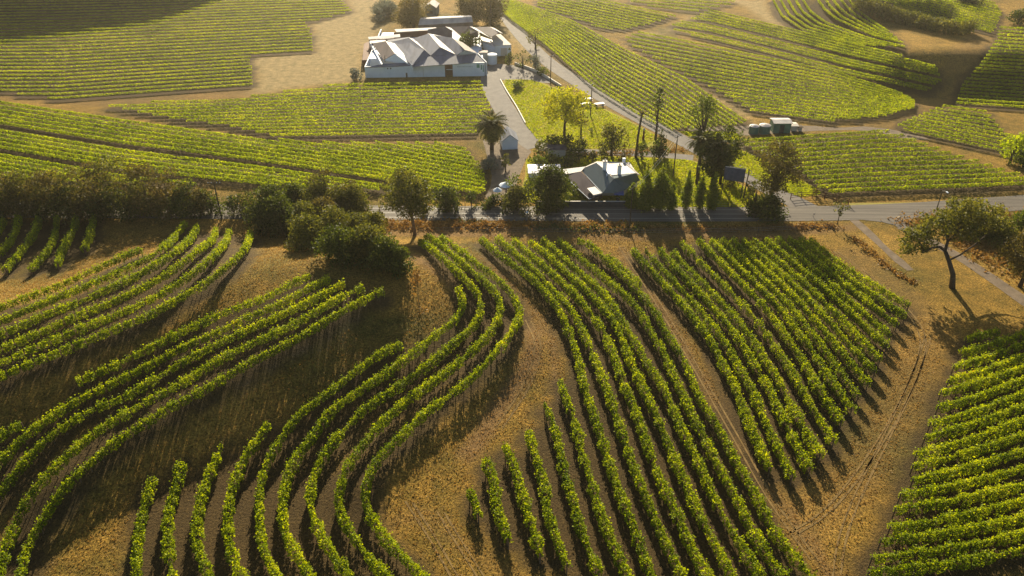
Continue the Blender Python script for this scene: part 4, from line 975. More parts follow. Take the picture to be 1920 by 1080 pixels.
turf('field_grass', [([(0, 415), (560, 415), (760, 520), (900, 440), (1530, 445), (1730, 600), (1920, 610), (1920, 1080), (0, 1080)], 1.0)], 190000, 0.15, 'straw', 0.14, True)
# ---------------------------------------------------------------- buildings
def part(name, mat, parent, fn, smooth=False):
    mb = MB(); fn(mb); return mb.build(name, mat, parent, smooth)
def c7(x, y, z): return P(660 + x / 6.353, y / 6.353, z)       # winery photographed detail -> world point at height z
def qslab(m, *pts, th=0.14): m.slab([c7(*p) for p in pts], th)
def wall_between(m, a, b, z0, th=0.2, za=None, zb=None):
    """upright wall from a to b (tops at their z) down to z0"""
    a = Vector(a); b = Vector(b); d = (b - a); d.z = 0; n = Vector((-d.y, d.x, 0)).normalized() * th
    v = [Vector((a.x, a.y, z0)), Vector((b.x, b.y, z0)), b, a]; w = [p + n for p in v]
    m.poly(v + w, [(0, 1, 2, 3), (7, 6, 5, 4), (0, 4, 5, 1), (1, 5, 6, 2), (2, 6, 7, 3), (3, 7, 4, 0)])

def winery():
    g0 = P(687, 146, 0); g1 = P(909, 142.6, 0); u = (g1 - g0).normalized(); L = (g1 - g0).length
    vn = Vector((-u.y, u.x, 0))
    root = empty('winery', (g0 + g1) / 2)
    A = lambda s, z, d=0.0: g0 + u * s + vn * d + Vector((0, 0, z))
    xd0, xd1 = L * 0.664, L * 0.730
    def walls(m):
        # long front wall with a doorway
        for a, b, z in ((0, L * 0.48, 3.35), (L * 0.482, xd0, 3.9), (xd1, L, 4.15)):
            p, q = A(a, 0), A(b, 0)
            v = [p, q, q + vn * 0.3, p + vn * 0.3]
            m.prism([(w_.x, w_.y) for w_ in v], -0.2, z)
        p, q = A(xd0, 0, .02), A(xd1, 0, .02); v = [p, q, q + vn * .26, p + vn * .26]; m.prism([(w_.x, w_.y) for w_ in v], 3.72, 3.9)
        # body below the roofs
        for x0, x1, d0, d1, z in ((0.25, L - .3, 9.0, 40.0, 3.2),):
            pts = [A(x0, 0, d0), A(x1, 0, d0), A(x1 - 1.0, 0, d1), A(x0 + 1.5, 0, d1)]
            m.prism([(w_.x, w_.y) for w_ in pts], -0.2, z)
        # side walls running back
        for s0, s1 in ((0.0, 1.2), (L - .3, L - 1.0)):
            wall_between(m, A(s0, 3.35), A(s1, 3.9, 42), -0.2, 0.25)
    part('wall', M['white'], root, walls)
    # inside of the doorway
    part('doorway', M['terracotta'], root, lambda m: [m.prism([(w_.x, w_.y) for w_ in (A(xd0 - .3, 0, 1.6), A(xd1 + .3, 0, 1.6), A(xd1 + .3, 0, 1.9), A(xd0 - .3, 0, 1.9))], 0, 3.7),
        m.prism([(w_.x, w_.y) for w_ in (A(xd0 + .02, 0, .1), A(xd0 + .3, 0, .1), A(xd0 + .3, 0, 1.58), A(xd0 + .02, 0, 1.58))], 0, 3.7)])
    part('doorway_rail', M['white'], root, lambda m: m.tube([A(xd0 + .35, 1.9, .8), A(xd1 - .1, 1.9, .8)], 0.1, 6))
    part('door', M['darkpaint'], root, lambda m: m.prism([(w_.x, w_.y) for w_ in (A(L * .333, 0, -.04), A(L * .347, 0, -.04), A(L * .347, 0, .02), A(L * .333, 0, .02))], 0, 1.35))
    for f in (0.185, 0.21): part('window', M['glass'], root, lambda m: m.box(A(L * (f), 2.75, -.01), (0.35, 0.08, 0.4), math.atan2(u.y, u.x)))
    # faded lettering too worn to read: a pale line of wear on the right wall, and the green emblem at its right end
    part('faded_sign', surf('faded_sign', (0.50, 0.56, 0.62), (0.42, 0.48, 0.55), 6, 0.7, 0.2), root, lambda m: [m.box(A(L * (.775 + .012 * i), 2.95, -.012), (0.26 if i % 4 else 0.36, 0.03, 0.34), math.atan2(u.y, u.x)) for i in range(11)])
    part('emblem', surf('emblem_green', (0.10, 0.28, 0.18), (0.16, 0.36, 0.26), 4, 0.7, 0.2), root, lambda m: (m.box(A(L * .945, 3.1, -.02), (0.9, .04, 1.1), math.atan2(u.y, u.x)), m.box(A(L * .972, 2.7, -.02), (0.35, .04, 1.5), math.atan2(u.y, u.x)), m.box(A(L * .988, 2.3, -.02), (0.28, .04, 2.0), math.atan2(u.y, u.x))))
    # lean-to roof along the front
    part('roof', M['iron'], root, lambda m: qslab(m, (720, 795, 3.9), (1590, 738, 4.2), (1470, 640, 5.3), (1240, 652, 5.3), (935, 672, 5.3), (700, 700, 5.3)))
    part('roof', M['iron'], root, lambda m: qslab(m, (160, 806, 3.35), (700, 785, 3.4), (690, 745, 4.1), (370, 760, 4.1)))
    # gabled bays: (left slope, right slope) each four corners; most right slopes get paler iron to paint in their sun
    bays = [
     ('iron_red', 'iron_pale_or_sunlit', [(375, 715, 4.3), (245, 520, 4.3), (400, 488, 6.4), (510, 638, 6.4)], [(510, 638, 6.4), (400, 488, 6.4), (520, 520, 4.6), (630, 648, 4.6)]),
     ('iron', 'iron_pale_or_sunlit', [(715, 782, 4.35), (455, 500, 4.6), (680, 450, 7.0), (862, 588, 6.9), (935, 660, 5.35)], [(935, 660, 5.3), (862, 588, 6.95), (680, 450, 7.0), (730, 462, 6.0)]),
     ('iron', 'iron_pale_or_sunlit', [(938, 662, 5.3), (735, 455, 5.2), (915, 400, 7.4), (1050, 560, 7.2)], [(1050, 560, 7.2), (915, 400, 7.4), (975, 420, 6.2), (1240, 650, 5.35)]),
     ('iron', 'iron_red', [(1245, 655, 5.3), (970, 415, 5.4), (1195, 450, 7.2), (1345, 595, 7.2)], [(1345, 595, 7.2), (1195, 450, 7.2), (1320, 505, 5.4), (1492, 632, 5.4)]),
     ('iron_red', 'iron_pale_or_sunlit', [(1195, 452, 5.6), (900, 395, 5.4), (905, 350, 6.2), (1110, 315, 7.8), (1190, 360, 7.8)], [(1190, 362, 7.8), (1110, 315, 7.8), (1175, 330, 6.6), (1310, 440, 5.6)]),
     ('iron_red', 'iron_pale_or_sunlit', [(1500, 445, 5.6), (1300, 430, 5.6), (1130, 318, 6.4), (1400, 312, 8.0), (1500, 370, 8.0)], [(1500, 370, 8.0), (1400, 312, 8.0), (1470, 330, 6.6), (1655, 452, 5.6)]),
     ('iron_red', 'iron_pale_or_sunlit', [(1660, 440, 5.6), (1440, 325, 6.2), (1640, 318, 7.0), (1760, 385, 7.0)], [(1760, 385, 7.0), (1640, 318, 7.0), (1700, 335, 6.2), (1800, 400, 5.6)]),
    ]
    for a, b, l, r in bays:
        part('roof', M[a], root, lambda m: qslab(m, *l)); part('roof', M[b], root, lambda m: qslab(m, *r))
    part('roof', M['iron'], root, lambda m: qslab(m, (1050, 563, 7.15), (940, 668, 5.36), (1238, 652, 5.36)))
    def gable(m, tri):
        p = [c7(*t) for t in tri]
        n = Vector((0.05, 0.2, 0)); lo = [q + n for q in p]
        k = len(p); m.poly(p + lo, [tuple(range(k)), tuple(range(2 * k - 1, k - 1, -1))] + [(i, (i + 1) % k, k + (i + 1) % k, k + i) for i in range(k)])
    for tri in (((378, 720, 4.2), (510, 642, 6.3), (628, 652, 4.5), (690, 775, 3.6)), ((1250, 658, 5.3), (1345, 600, 7.0), (1488, 638, 5.35))):
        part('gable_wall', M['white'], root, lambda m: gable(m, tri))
    for (a, b, z, t) in (((205, 490, 4.2), (365, 790, 3.5), 2.5, .35), ((625, 645, 4.55), (722, 800, 3.9), 2.5, .2), ((1495, 632, 5.35), (1600, 742, 4.2), 0, .2)):
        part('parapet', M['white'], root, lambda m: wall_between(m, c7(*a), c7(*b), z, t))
    # white low roofs at the back left
    part('roof', M['iron_pale_or_sunlit'], root, lambda m: qslab(m, (200, 468, 4.6), (190, 440, 4.9), (570, 405, 5.2), (575, 440, 4.8)))
    part('roof', M['iron_pale_or_sunlit'], root, lambda m: qslab(m, (245, 515, 4.6), (210, 485, 4.7), (400, 475, 4.9), (400, 490, 4.8)))
    part('roof', M['iron'], root, lambda m: qslab(m, (455, 500, 4.5), (410, 476, 4.7), (690, 440, 5.0), (690, 450, 4.9)))
    part('roof', M['iron_pale_or_sunlit'], root, lambda m: qslab(m, (530, 382, 5.2), (505, 348, 5.5), (1000, 326, 5.9), (1030, 352, 5.5)))
    part('back_wall', M['terracotta'], root, lambda m: [wall_between(m, c7(495, 390, 4.9), c7(900, 368, 5.2), 0, .2), wall_between(m, c7(200, 478, 4.5), c7(575, 448, 4.7), 0, .2)])
    part('chimney', M['wood'], root, lambda m: m.tube([c7(390, 735, 4.0), c7(390, 665, 6.2)], 0.12, 6))
    part('shed_wall', M['terracotta'], root, lambda m: m.prism([(p.x, p.y) for p in (c7(130, 800, 0), c7(350, 790, 0), c7(230, 560, 0), c7(150, 600, 0))], 0, 2.2))
    return tag(root, 'long white winery shed with a row of grey gabled iron roofs', 'winery building')
winery()

def back_shed():
    root = empty('vaulted_shed', c7(1100, 300, 0)); n = 9
    a0, a1, b0, b1 = c7(790, 300, 4.2), c7(1440, 262, 4.2), c7(850, 228, 4.2), c7(1400, 212, 4.2)
    def roof(m):
        rows = []
        for i in range(n + 1):
            t = i / n; z = 1.5 * math.sin(math.pi * t); rows.append((a0.lerp(b0, t) + Vector((0, 0, z)), a1.lerp(b1, t) + Vector((0, 0, z))))
        for i in range(n): m.slab([rows[i][0], rows[i][1], rows[i + 1][1], rows[i + 1][0]], 0.12)
    part('roof', M['iron_pale_or_sunlit'], root, roof)
    part('wall', M['brownroof'], root, lambda m: m.prism([(p.x, p.y) for p in (a0, a1, b1, b0)], -.2, 4.15))
    tag(root, 'long low shed with a pale curved roof behind the gabled roofs', 'shed')
back_shed()

def annexe():
    root = empty('annexe', c7(1780, 600, 0)); H = 3.6
    f0, f1 = P(927.5, 104, 0), P(954, 101, 0)
    e0, e1 = c7(1700, 540, H), c7(1900, 532, H); r0, r1 = c7(1640, 420, 4.9), c7(1770, 405, 4.9); q0, q1 = c7(1560, 440, H), c7(1700, 395, H)
    part('roof', M['cream'], root, lambda m: m.slab([e0, e1, r1, r0], .12))
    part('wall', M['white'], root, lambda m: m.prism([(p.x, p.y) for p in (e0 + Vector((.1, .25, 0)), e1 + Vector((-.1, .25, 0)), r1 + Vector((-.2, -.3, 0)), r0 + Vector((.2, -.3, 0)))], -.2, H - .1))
    part('roller_door', M['cream'], root, lambda m: m.box(e0.lerp(e1, .5) + Vector((0, .18, -2.3)), (2.6, .1, 2.5)))
    tag(root, 'small white annexe with a striped pinkish roof right of the winery', 'shed')
    # long white building between the green tree and the annexe
    root = empty('white_store', c7(1600, 560, 0))
    a, b, c, d = c7(1500, 420, 4.2), c7(1655, 470, 4.2), c7(1700, 560, 3.8), c7(1560, 500, 3.8)
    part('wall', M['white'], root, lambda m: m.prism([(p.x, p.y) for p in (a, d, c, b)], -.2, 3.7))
    part('roof', M['iron_pale_or_sunlit'], root, lambda m: m.slab([a, b, c, d], .1))
    tag(root, 'narrow white store squeezed between the gabled roofs and the annexe', 'shed')
    # little white box at the right end of the winery
    root = empty('white_lean_to', c7(1545, 740, 0)); p0 = P(905, 122, 0)
    part('wall', M['cream'], root, lambda m: m.box(p0 + Vector((0.2, 1.2, 1.9)), (2.6, 2.4, 3.8)))
    part('roof', M['iron_red'], root, lambda m: m.box(p0 + Vector((0.2, 1.2, 3.88)), (2.8, 2.6, 0.14)))
    tag(root, 'small cream lean-to between the winery corner and the white tank', 'shed')
annexe()

def tank(label, x, yb, w, yt, mat, rough_top=False, name='water_tank'):
    p = P(x, yb); r = w / pxm(p) / 2; p = p + Vector((0, r * 0.9, 0)); H = height_at(p, yt) * 0.93; root = empty(name, p)
    part('tank_body', M[mat], root, lambda m: m.lathe(p, [(r, -0.1)] + [(r * (1.0 + 0.008 * (i % 2)), H * i / 12) for i in range(13)], 28), True)
    part('tank_lid', M['iron_pale_or_sunlit' if mat != 'white' else 'white'], root, lambda m: m.lathe(p + Vector((0, 0, H + .01)), [(r * 1.03, 0), (r * 1.03, .08), (r * .55, .3), (0.12, .42)], 28))
    part('inlet_pipe', M['wire'], root, lambda m: m.tube([p + Vector((-r * 1.06, -.2, 0)), p + Vector((-r * 1.06, -.2, H + .1)), p + Vector((-r * .6, -.1, H + .3))], 0.06, 6))
    tag(root, label, 'tank')
tank('white cylindrical tank at the right corner of the winery', 922.5, 121.5, 18.5, 101, 'white', name='storage_tank')
tank('smaller green water tank at the left end of the pair by the vines', 1414.5, 252, 18, 235.5, 'green_paint')
tank('wider green water tank beside the long green shed', 1435, 252, 21, 234, 'green_paint')

def box_building(name, label, cat, x0, x1, yb, yt, depth, wallm, roofm, ridge=0.0, rot=0.0, over=0.25, extras=None, gable_front=False):
    a, b = P(x0, yb), P(x1, yb); L = (b - a).length; H = height_at(a, yt)
    root = empty(name, (a + b) / 2); u = (b - a).normalized(); u = Vector((u.x * math.cos(rot) - u.y * math.sin(rot), u.x * math.sin(rot) + u.y * math.cos(rot), 0)); v = Vector((-u.y, u.x, 0))
    Q = lambda s, d, z: a + u * s + v * d + Vector((0, 0, z))
    if gable_front:
        part('wall', M[wallm], root, lambda m: (m.prism([(q.x, q.y) for q in (Q(0, 0, 0), Q(L, 0, 0), Q(L, depth, 0), Q(0, depth, 0))], -.2, H),
             m.poly([Q(0, 0, H), Q(L, 0, H), Q(L / 2, 0, H + ridge - .06), Q(0, .15, H), Q(L, .15, H), Q(L / 2, .15, H + ridge - .06)], [(0, 1, 2), (5, 4, 3), (0, 2, 5, 3), (1, 4, 5, 2)])))
        part('roof', M[roofm], root, lambda m: (m.slab([Q(-over, -over, H), Q(L / 2, -over, H + ridge), Q(L / 2, depth + over, H + ridge), Q(-over, depth + over, H)], .1),
             m.slab([Q(L / 2 + .002, -over, H + ridge), Q(L + over, -over, H), Q(L + over, depth + over, H), Q(L / 2 + .002, depth + over, H + ridge)], .1)))
    else:
        part('wall', M[wallm], root, lambda m: m.prism([(q.x, q.y) for q in (Q(0, 0, 0), Q(L, 0, 0), Q(L, depth, 0), Q(0, depth, 0))], -.2, H - .02))
        part('roof', M[roofm], root, lambda m: (m.slab([Q(-over, -over, H), Q(L + over, -over, H), Q(L + over, depth / 2, H + ridge), Q(-over, depth / 2, H + ridge)], .1),
             m.slab([Q(-over, depth / 2 + .002, H + ridge), Q(L + over, depth / 2 + .002, H + ridge), Q(L + over, depth + over, H), Q(-over, depth + over, H)], .1)))
    if extras: extras(root, Q, L, H)
    return tag(root, label, cat)
box_building('green_shed', 'long dark green shed beside the two water tanks', 'shed', 1449, 1481, 250, 231, 3.6, 'green_paint', 'iron_pale_or_sunlit', 0.35,
    extras=lambda r, Q, L, H: [part('door', M['darkpaint'], r, lambda m: m.prism([(q.x, q.y) for q in (Q(L * .35, -.05, 0), Q(L * .62, -.05, 0), Q(L * .62, 0, 0), Q(L * .35, 0, 0))], 0, 2.2))])
box_building('pump_shed', 'small open cream shed at the right end of the green shed', 'shed', 1483, 1494, 246, 236, 2.4, 'cream', 'cream', 0.2)
box_building('pale_crate', 'pale crate at the right of the cream pump shed', 'crate', 1496, 1503, 246, 238, 1.2, 'cream', 'wood', 0.1,
    extras=lambda r, Q, L, H: [part('slat', M['wood'], r, lambda m: m.box(Q(L / 2, -.03, H * .5), (L, .05, .12)))])
# blue-white gabled shed next to the palm
def shed_door(r, Q, L, H):
    part('door', M['white'], r, lambda m: m.prism([(q.x, q.y) for q in (Q(L * .6, -.06, 0), Q(L * .85, -.06, 0), Q(L * .85, 0, 0), Q(L * .6, 0, 0))], 0, 2.0))
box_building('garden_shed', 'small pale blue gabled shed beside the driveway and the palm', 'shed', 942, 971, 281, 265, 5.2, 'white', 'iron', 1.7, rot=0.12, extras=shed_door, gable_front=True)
# far house at the very top
box_building('far_house', 'small grey gabled house at the top edge behind the big brown tree', 'house', 797, 818, 30, 14, 7.0, 'slate', 'iron_pale_or_sunlit', 1.6, rot=-0.1,
    extras=lambda r, Q, L, H: [part('window', M['glass'], r, lambda m: m.prism([(q.x, q.y) for q in (Q(L * .15, -.05, 0), Q(L * .7, -.05, 0), Q(L * .7, 0, 0), Q(L * .15, 0, 0))], .9, 1.9))], gable_front=True)

def c4(x, y, z): return P(1040 + x / 9.0, 280 + y / 9.0, z)
def house():
    root = empty('house', c4(900, 800, 0)); E, T = 2.9, 5.4
    # corner points of the eaves (z = E) and ridge points (z = T)
    part('roof', M['slate'], root, lambda m: m.slab([c4(800, 735, E), c4(445, 335, E), c4(700, 225, T), c4(1000, 495, T)], .15))          # long left slope
    part('roof', M['slate'], root, lambda m: m.slab([c4(800, 738, E), c4(1000, 497, T), c4(1180, 690, E), c4(1010, 735, E)], .15))       # front hip
    part('roof', M['slate'], root, lambda m: m.slab([c4(1182, 690, E), c4(1004, 492, T), c4(960, 440, 5.2), c4(1370, 402, 5.2), c4(1440, 520, E), c4(1300, 600, E)], .15))
    part('roof', M['iron_pale_or_sunlit'], root, lambda m: m.slab([c4(962, 436, 5.21), c4(700, 222, 5.3), c4(790, 250, 4.6), c4(1180, 225, 4.6), c4(1372, 398, 5.21)], .15))
    part('roof', M['iron_pale_or_sunlit'], root, lambda m: m.slab([c4(1376, 402, 5.2), c4(1190, 228, 4.6), c4(1250, 260, 3.6), c4(1440, 430, E)], .15))
    part('wall', M['cream'], root, lambda m: m.prism([(p.x, p.y) for p in (c4(790, 790, 0), c4(1170, 780, 0), c4(1390, 640, 0), c4(1250, 420, 0), c4(700, 400, 0), c4(490, 500, 0))], -.2, E - .05))
    # lower wing on the left
    part('roof', M['brownroof'], root, lambda m: m.slab([c4(580, 835, 2.5), c4(150, 440, 2.5), c4(440, 375, 3.3), c4(790, 735, 3.2), c4(720, 810, 2.6)], .14))
    part('roof', M['iron_pale_or_sunlit'], root, lambda m: m.slab([c4(150, 425, 2.7), c4(145, 335, 3.0), c4(520, 290, 3.5), c4(445, 372, 3.32)], .14))
    part('gutter', M['white'], root, lambda m: m.tube([c4(150, 440, 2.45), c4(580, 838, 2.45), c4(720, 812, 2.5)], 0.07, 6))
    part('gutter', M['white'], root, lambda m: m.tube([c4(445, 340, 2.86), c4(800, 738, 2.86)], 0.07, 6))
    part('wall', M['wood'], root, lambda m: m.prism([(p.x, p.y) for p in (c4(590, 880, 0), c4(740, 870, 0), c4(800, 830, 0), c4(440, 480, 0), c4(190, 500, 0))], -.2, 2.4))
    part('skylight', M['iron_pale_or_sunlit'], root, lambda m: m.slab([c4(655, 770, 3.35), c4(545, 655, 3.35), c4(680, 628, 3.5), c4(795, 738, 3.5)], .3))
    part('verandah_roof', M['blue'], root, lambda m: m.slab([c4(1000, 765, 2.2), c4(1000, 700, 2.75), c4(1165, 690, 2.75), c4(1170, 775, 2.2)], .08))
    for (x, y0, y1) in ((840, 360, 160), (1085, 430, 140)):
        p = c4(x, y0, 5.0)
        h = part('chimney', M['white'], root, lambda m: m.box(p + Vector((0, 0, .8)), (0.75, 0.75, 2.6)))
        mb = MB(); mb.box(p + Vector((0, 0, 2.16)), (0.95, 0.95, 0.16)); mb.lathe(p + Vector((0, 0, 2.24)), [(.16, 0), (.13, .4)], 10); k = mb.build('chimney_cap', M['cream'], None); k.parent = h; k.matrix_parent_inverse = Matrix.Translation(-Vector(root.location))
    part('chimney', M['white'], root, lambda m: m.box(c4(1165, 225, 4.6) + Vector((0, 0, .5)), (0.6, 0.6, 1.1)))
    part('dormer', M['white'], root, lambda m: m.prism([(p.x, p.y) for p in (c4(870, 490, 4.6), c4(930, 450, 4.8), c4(920, 370, 4.9), c4(870, 380, 4.8))], 3.6, 5.3))
    part('window', M['glass'], root, lambda m: m.slab([c4(1040, 860, .9), c4(1100, 857, .9), c4(1100, 810, 1.9), c4(1040, 813, 1.9)], .1))
    return tag(root, 'house with a grey green hipped roof and two white chimneys by the road', 'house')
house()
def garage():
    box_building('blue_roof_shed', 'low shed with a blue white roof left of the round tree', 'shed', 992, 1050, 334, 324, 4.5, 'white', 'blue', 0.3)
    box_building('shaded_hut', 'grey hut in the shade of the dark shrubs by the path', 'shed', 1028, 1060, 296, 280, 3.0, 'cream', 'brownroof', 0.3)
garage()

def parasol(label, x, y, w):
    p = P(x, y + 12); r = w / pxm(p) / 2; root = empty('parasol', p)
    part('canopy', M['white'], root, lambda m: m.lathe(p + Vector((0, 0, 2.1)), [(r, 0), (r * .98, .05), (r * .5, .42), (.05, .72)], 8))
    part('pole', M['wood'], root, lambda m: m.tube([p, p + Vector((0, 0, 2.8))], 0.04, 6)); tag(root, label, 'parasol', 'white parasols in the garden')
parasol('larger white parasol at the back beside the garden shrubs', 948, 352, 26)
parasol('smaller white parasol in front, nearer the road', 933, 362, 18)

# ---------------------------------------------------------------- street furniture, fences, poles
def post_line(name, label, px, h, spacing, rails, mat='wood', rad=0.06, rr=0.035, railmat=None, cat='fence', panel=None):
    x, y, z = unproj([p[0] for p in px], [p[1] for p in px]); c = resample(np.stack([x, y], -1), spacing)
    root = empty(name, (c[0][0], c[0][1], float(hgt(*c[0]))))
    for q in c:
        zz = float(hgt(*q)); part('post', M[mat], root, lambda m: m.tube([(q[0], q[1], zz - .2), (q[0], q[1], zz + h)], rad, 5))
    for hz in rails:
        part('rail', M[railmat or mat], root, lambda m: m.tube([(q[0], q[1], float(hgt(*q)) + hz) for q in c], rr, 4))
    return tag(root, label, cat)
post_line('rail_fence', 'dark wooden rail fence beside the road junction', [(1482, 374), (1510, 371), (1535, 371), (1562, 377), (1590, 384)], 1.5, 2.4, (0.45, 0.9, 1.35), 'wood_red', 0.09, 0.06)
post_line('wire_fence', 'thin post and wire fence along the near side of the road', [(700, 436), (905, 437), (1130, 439), (1195, 440), (1400, 438), (1560, 430)], 1.3, 7.5, (0.5, 0.85, 1.2), 'bark_pale', 0.06, 0.012, 'wire')
post_line('wire_fence', 'low wire fence along the lawn beside the narrow trees', [(1262, 389), (1350, 390), (1400, 391), (1440, 388)], 1.2, 3.5, (0.6, 1.1), 'wood', 0.05, 0.012, 'wire')
post_line('wooden_rail', 'short pale rail on two posts beside the road', [(872, 385), (893, 385)], 1.2, 2.2, (1.1, 0.6), 'bark_pale', 0.06, 0.04)
def low_wall(name, label, px, h, th, mat, cap=None):
    x, y, z = unproj([p[0] for p in px], [p[1] for p in px]); c = resample(np.stack([x, y], -1), 3.0); root = empty(name, (c[0][0], c[0][1], 0))
    def f(m, dz0, dz1, t):
        for a, b in zip(c[:-1], c[1:]):
            d = np.array(b) - a; n = np.array([-d[1], d[0]]) / np.hypot(*d) * t / 2
            m.prism([(a[0] - n[0], a[1] - n[1]), (b[0] - n[0], b[1] - n[1]), (b[0] + n[0], b[1] + n[1]), (a[0] + n[0], a[1] + n[1])], dz0, dz1)
    part('wall_panel', M[mat], root, lambda m: f(m, -.1, h, th))
    if cap: part('coping', M[cap], root, lambda m: f(m, h + .002, h + .09, th + .12))
    return tag(root, label, 'wall')
low_wall('front_fence', 'long dark boundary fence with a pale top in front of the house', [(1004, 388), (1090, 388), (1172, 388)], 1.25, 0.14, 'darkpaint', 'cream')
low_wall('kerb_wall', 'low white edging wall between the driveway and the lawn', [(938, 150), (950, 172), (968, 200), (985, 232)], 0.35, 0.25, 'cream')
low_wall('yard_wall', 'low cream wall along the yard above the lawn', [(965, 121), (1000, 133), (1025, 147), (1052, 164)], 0.8, 0.25, 'cream')

def power_pole(label, x, yb, yt, arms=1, lean=0.0, lamp=False, rad=0.13, armw=2.2, rz=0.0):
    p = P(x, yb); H = height_at(p, yt); root = empty('utility_pole', p)
    top = p + Vector((lean, 0, H))
    part('pole', M['bark'], root, lambda m: m.tube([p + Vector((0, 0, -.3)), top], [rad * 1.2, rad * .8], 7))
    for i in range(arms):
        q = top - Vector((0, 0, 0.3 + .8 * i)); e = Vector((math.cos(rz), math.sin(rz), 0)) * armw / 2
        a = part('crossarm', M['wood'], root, lambda m: m.tube([q - e, q + e], 0.07, 4))
        for s in (-.9, -.4, .4, .9):
            part('insulator', M['white'], root, lambda m: m.lathe(q + e * s + Vector((0, 0, .07)), [(.05, 0), (.07, .06), (.04, .16)], 8))
    if lamp:
        part('lamp_arm', M['wire'], root, lambda m: m.tube([top, top + Vector((.2, -.5, .25)), top + Vector((.3, -1.1, .3))], .04, 5))
        part('lamp_head', M['white'], root, lambda m: m.box(top + Vector((.3, -1.3, .3)), (.3, .6, .16)))
    tag(root, label, 'pole'); return top
k1 = power_pole('utility pole with a crossarm above the shaded road on the left', 416, 412, 341, 1, armw=2.6)
k2 = power_pole('utility pole beside the upper end of the side road', 1032, 157, 104, 1, rz=.8)
k3 = power_pole('tall thin pole beside the golden tree on the lawn', 1107, 216, 157, 1, rz=.8, armw=1.4)
k4 = power_pole('utility pole on the lawn where the side road meets the path', 1262, 330, 254, 1, rz=.8)
k5 = power_pole('street pole with a pale lamp behind the far side of the road', 1757, 390, 358, 0, lamp=True, rad=0.09)
k6 = power_pole('leaning brown pole behind the dark blue sign', 1394, 371, 318, 0, lean=0.25, rad=0.13)
k7 = power_pole('dark pole standing at the road among the narrow trees', 1180, 428, 352, 0, rad=0.11)
def wire(label, a, b, sag, off=(0, 0, 0)):
    a = Vector(a) + Vector(off); b = Vector(b) + Vector(off); n = 14
    mb = MB(); mb.tube([a.lerp(b, i / n) - Vector((0, 0, sag * 4 * (i / n) * (1 - i / n))) for i in range(n + 1)], 0.025, 4)
    tag(mb.build('power_line', M['wire']), label, 'cable', 'power lines between the poles')
for j, nm in ((-.8, 'left'), (.8, 'right')):
    o = (j * .7, j * .7, -.2)
    wire('%s wire between the yard pole and the pole by the golden tree' % nm, k2, k3, .9, o)
    wire('%s wire between the golden tree pole and the path pole' % nm, k3, k4, 1.2, o)
    wire('%s wire running down from the path pole to the road pole' % nm, k4, k7, .8, o)

def sign_board():
    p = P(1396, 386); root = empty('sign_board', p); y = p.y
    # board seen edge-lit from behind: upright panel turned a little to the road
    a = P(1366, 347); a = Vector((a.x, a.y, 0)); b = Vector((p.x, p.y + 3.2, 0)); a.y = b.y + 1.5
    k = pxm(b); a.x = b.x - 34 / k
    z1 = height_at(b, 318); z0 = z1 - 2.9
    th = Vector((0.03, 0.12, 0))
    part('panel', surf('sign_blue', (0.06, 0.07, 0.12), (0.12, 0.13, 0.20), 1.2, 0.5, .4), root, lambda m: m.prism([(q.x, q.y) for q in (a, b, b + th, a + th)], z0, z1))
    part('panel_frame', M['cream'], root, lambda m: m.tube([a + Vector((0, 0, z1 + .05)), b + Vector((0, 0, z1 + .05))], 0.09, 6))
    for q in (a, b): part('post', M['darkpaint'], root, lambda m: m.tube([q + Vector((0, 0.2, -.2)), q + Vector((0, 0.2, z1))], .1, 6))
    tag(root, 'big dark blue sign board on posts in front of the gum trees', 'sign')
sign_board()

def picnic_table(label, x, y):
    p = P(x, y); root = empty('picnic_table', p, 0.3)
    part('tabletop', M['white'], root, lambda m: m.box(p + Vector((0, 0, .78)), (2.6, 1.2, .08), .3))
    for s in (-1, 1):
        n = Vector((-math.sin(.3), math.cos(.3), 0)) * s * 1.0
        part('bench', M['cream'], root, lambda m: m.box(p + n + Vector((0, 0, .45)), (2.6, .35, .06), .3))
        u_ = Vector((math.cos(.3), math.sin(.3), 0)) * s * .95
        part('leg', M['wood'], root, lambda m: (m.box(p + u_ + Vector((0, 0, .35)), (.1, 1.0, .7), .3), m.box(p + u_ + Vector((0, 0, .3)), (.1, 2.1, .08), .3)))
    tag(root, label, 'picnic table', 'white picnic tables on the lawn')
picnic_table('pale picnic table nearest the golden tree, in front', 1098, 199)
picnic_table('pale picnic table farther back, close to the golden tree', 1101, 190)
picnic_table('wide white picnic table alone right of the tall pole', 1124, 199)
def bollard():
    p = P(1206, 262); root = empty('carved_post', p); H = height_at(p, 240)
    part('post', M['wood_red'], root, lambda m: m.lathe(p, [(.32, -.1), (.3, H * .3), (.2, H * .45), (.24, H * .8)], 10), True)
    part('post_cap', M['cream'], root, lambda m: m.lathe(p + Vector((0, 0, H * .8)), [(.26, 0), (.3, .2), (.1, H * .2)], 10), True)
    tag(root, 'red brown carved post with a pale top on the lawn', 'post')
bollard()
for i, (x, y, hh, lb) in enumerate([(775, 403, 382, 'x')]): pass
def road_sign(label, x, yb, yt, mat='white', w=.7):
    p = P(x, yb); H = height_at(p, yt); root = empty('road_sign', p)
    part('post', M['wire'], root, lambda m: m.tube([p + Vector((0, 0, -.2)), p + Vector((0, 0, H))], .04, 6))
    part('sign_plate', M[mat], root, lambda m: m.box(p + Vector((0, -.05, H - w * .4)), (w, .04, w * .7), .2)); tag(root, label, 'sign')
road_sign('small white marker board at the near road edge below the round tree', 988, 412, 396, w=.5)
road_sign('small dark rectangular board on posts behind the large roadside gum', 796, 402, 391, 'wood', w=1.6)
road_sign('small reflector post on the road right of the junction', 1525, 408, 400, 'darkpaint', w=.3)
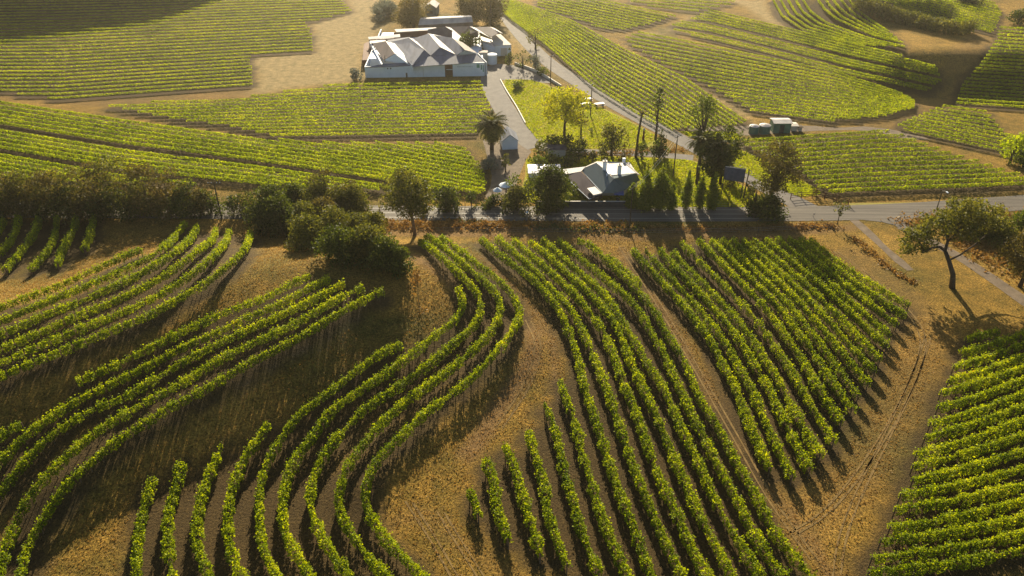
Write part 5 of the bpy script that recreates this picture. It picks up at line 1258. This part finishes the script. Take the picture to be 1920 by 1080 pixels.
SKY, SUNE, HAZE, EXPO = 0.05, 5.0, 0.00014, 1.15
# ---------------------------------------------------------------- light, haze, camera
w = bpy.data.worlds.new('World'); sc.world = w; w.use_nodes = True
nt = w.node_tree; bg = nt.nodes.get('Background') or nt.nodes.new('ShaderNodeBackground')
sky = nt.nodes.new('ShaderNodeTexSky'); sky.sky_type = 'NISHITA'; sky.sun_disc = False
sky.sun_elevation = SUN_EL; sky.sun_rotation = SUN_AZ; sky.air_density = 1.0; sky.dust_density = 1.5
nt.links.new(sky.outputs[0], bg.inputs[0]); bg.inputs[1].default_value = SKY
sl = bpy.data.lights.new('sun', 'SUN'); sl.energy = SUNE; sl.angle = R(0.55); sl.color = (1.0, 0.86, 0.62)
so = bpy.data.objects.new('sun', sl); COL.objects.link(so)
sd = Vector((math.sin(SUN_AZ) * math.cos(SUN_EL), math.cos(SUN_AZ) * math.cos(SUN_EL), math.sin(SUN_EL)))
so.rotation_euler = (-sd).to_track_quat('-Z', 'Y').to_euler(); so.location = (0, 0, 200)
if HAZE:
    mb = MB(); mb.box((0, 310, 42), (1100, 760, 94)); hz = mb.build('haze', [])
    m, nt, out = newmat('haze_air'); v = N(nt, 'ShaderNodeVolumePrincipled')
    v.inputs['Color'].default_value = (1.0, 0.93, 0.78, 1); v.inputs['Density'].default_value = HAZE; v.inputs['Anisotropy'].default_value = 0.76
    nt.links.new(v.outputs[0], out.inputs['Volume']); hz.data.materials.append(m); tag(hz, kind='stuff')
cam = bpy.data.cameras.new('camera'); co = bpy.data.objects.new('camera', cam); COL.objects.link(co)
cam.sensor_width = 36; cam.lens = F / 1920 * 36; cam.clip_end = 9000; cam.clip_start = 1
co.location = (0, 0, HC); co.rotation_euler = (math.pi / 2 - PITCH, 0, 0); sc.camera = co
sc.view_settings.view_transform = 'Standard'; sc.view_settings.look = 'None'; sc.view_settings.exposure = EXPO; sc.view_settings.gamma = 1
sc.cycles.max_bounces = 6; sc.cycles.transmission_bounces = 4; sc.cycles.volume_bounces = 0; sc.cycles.diffuse_bounces = 3
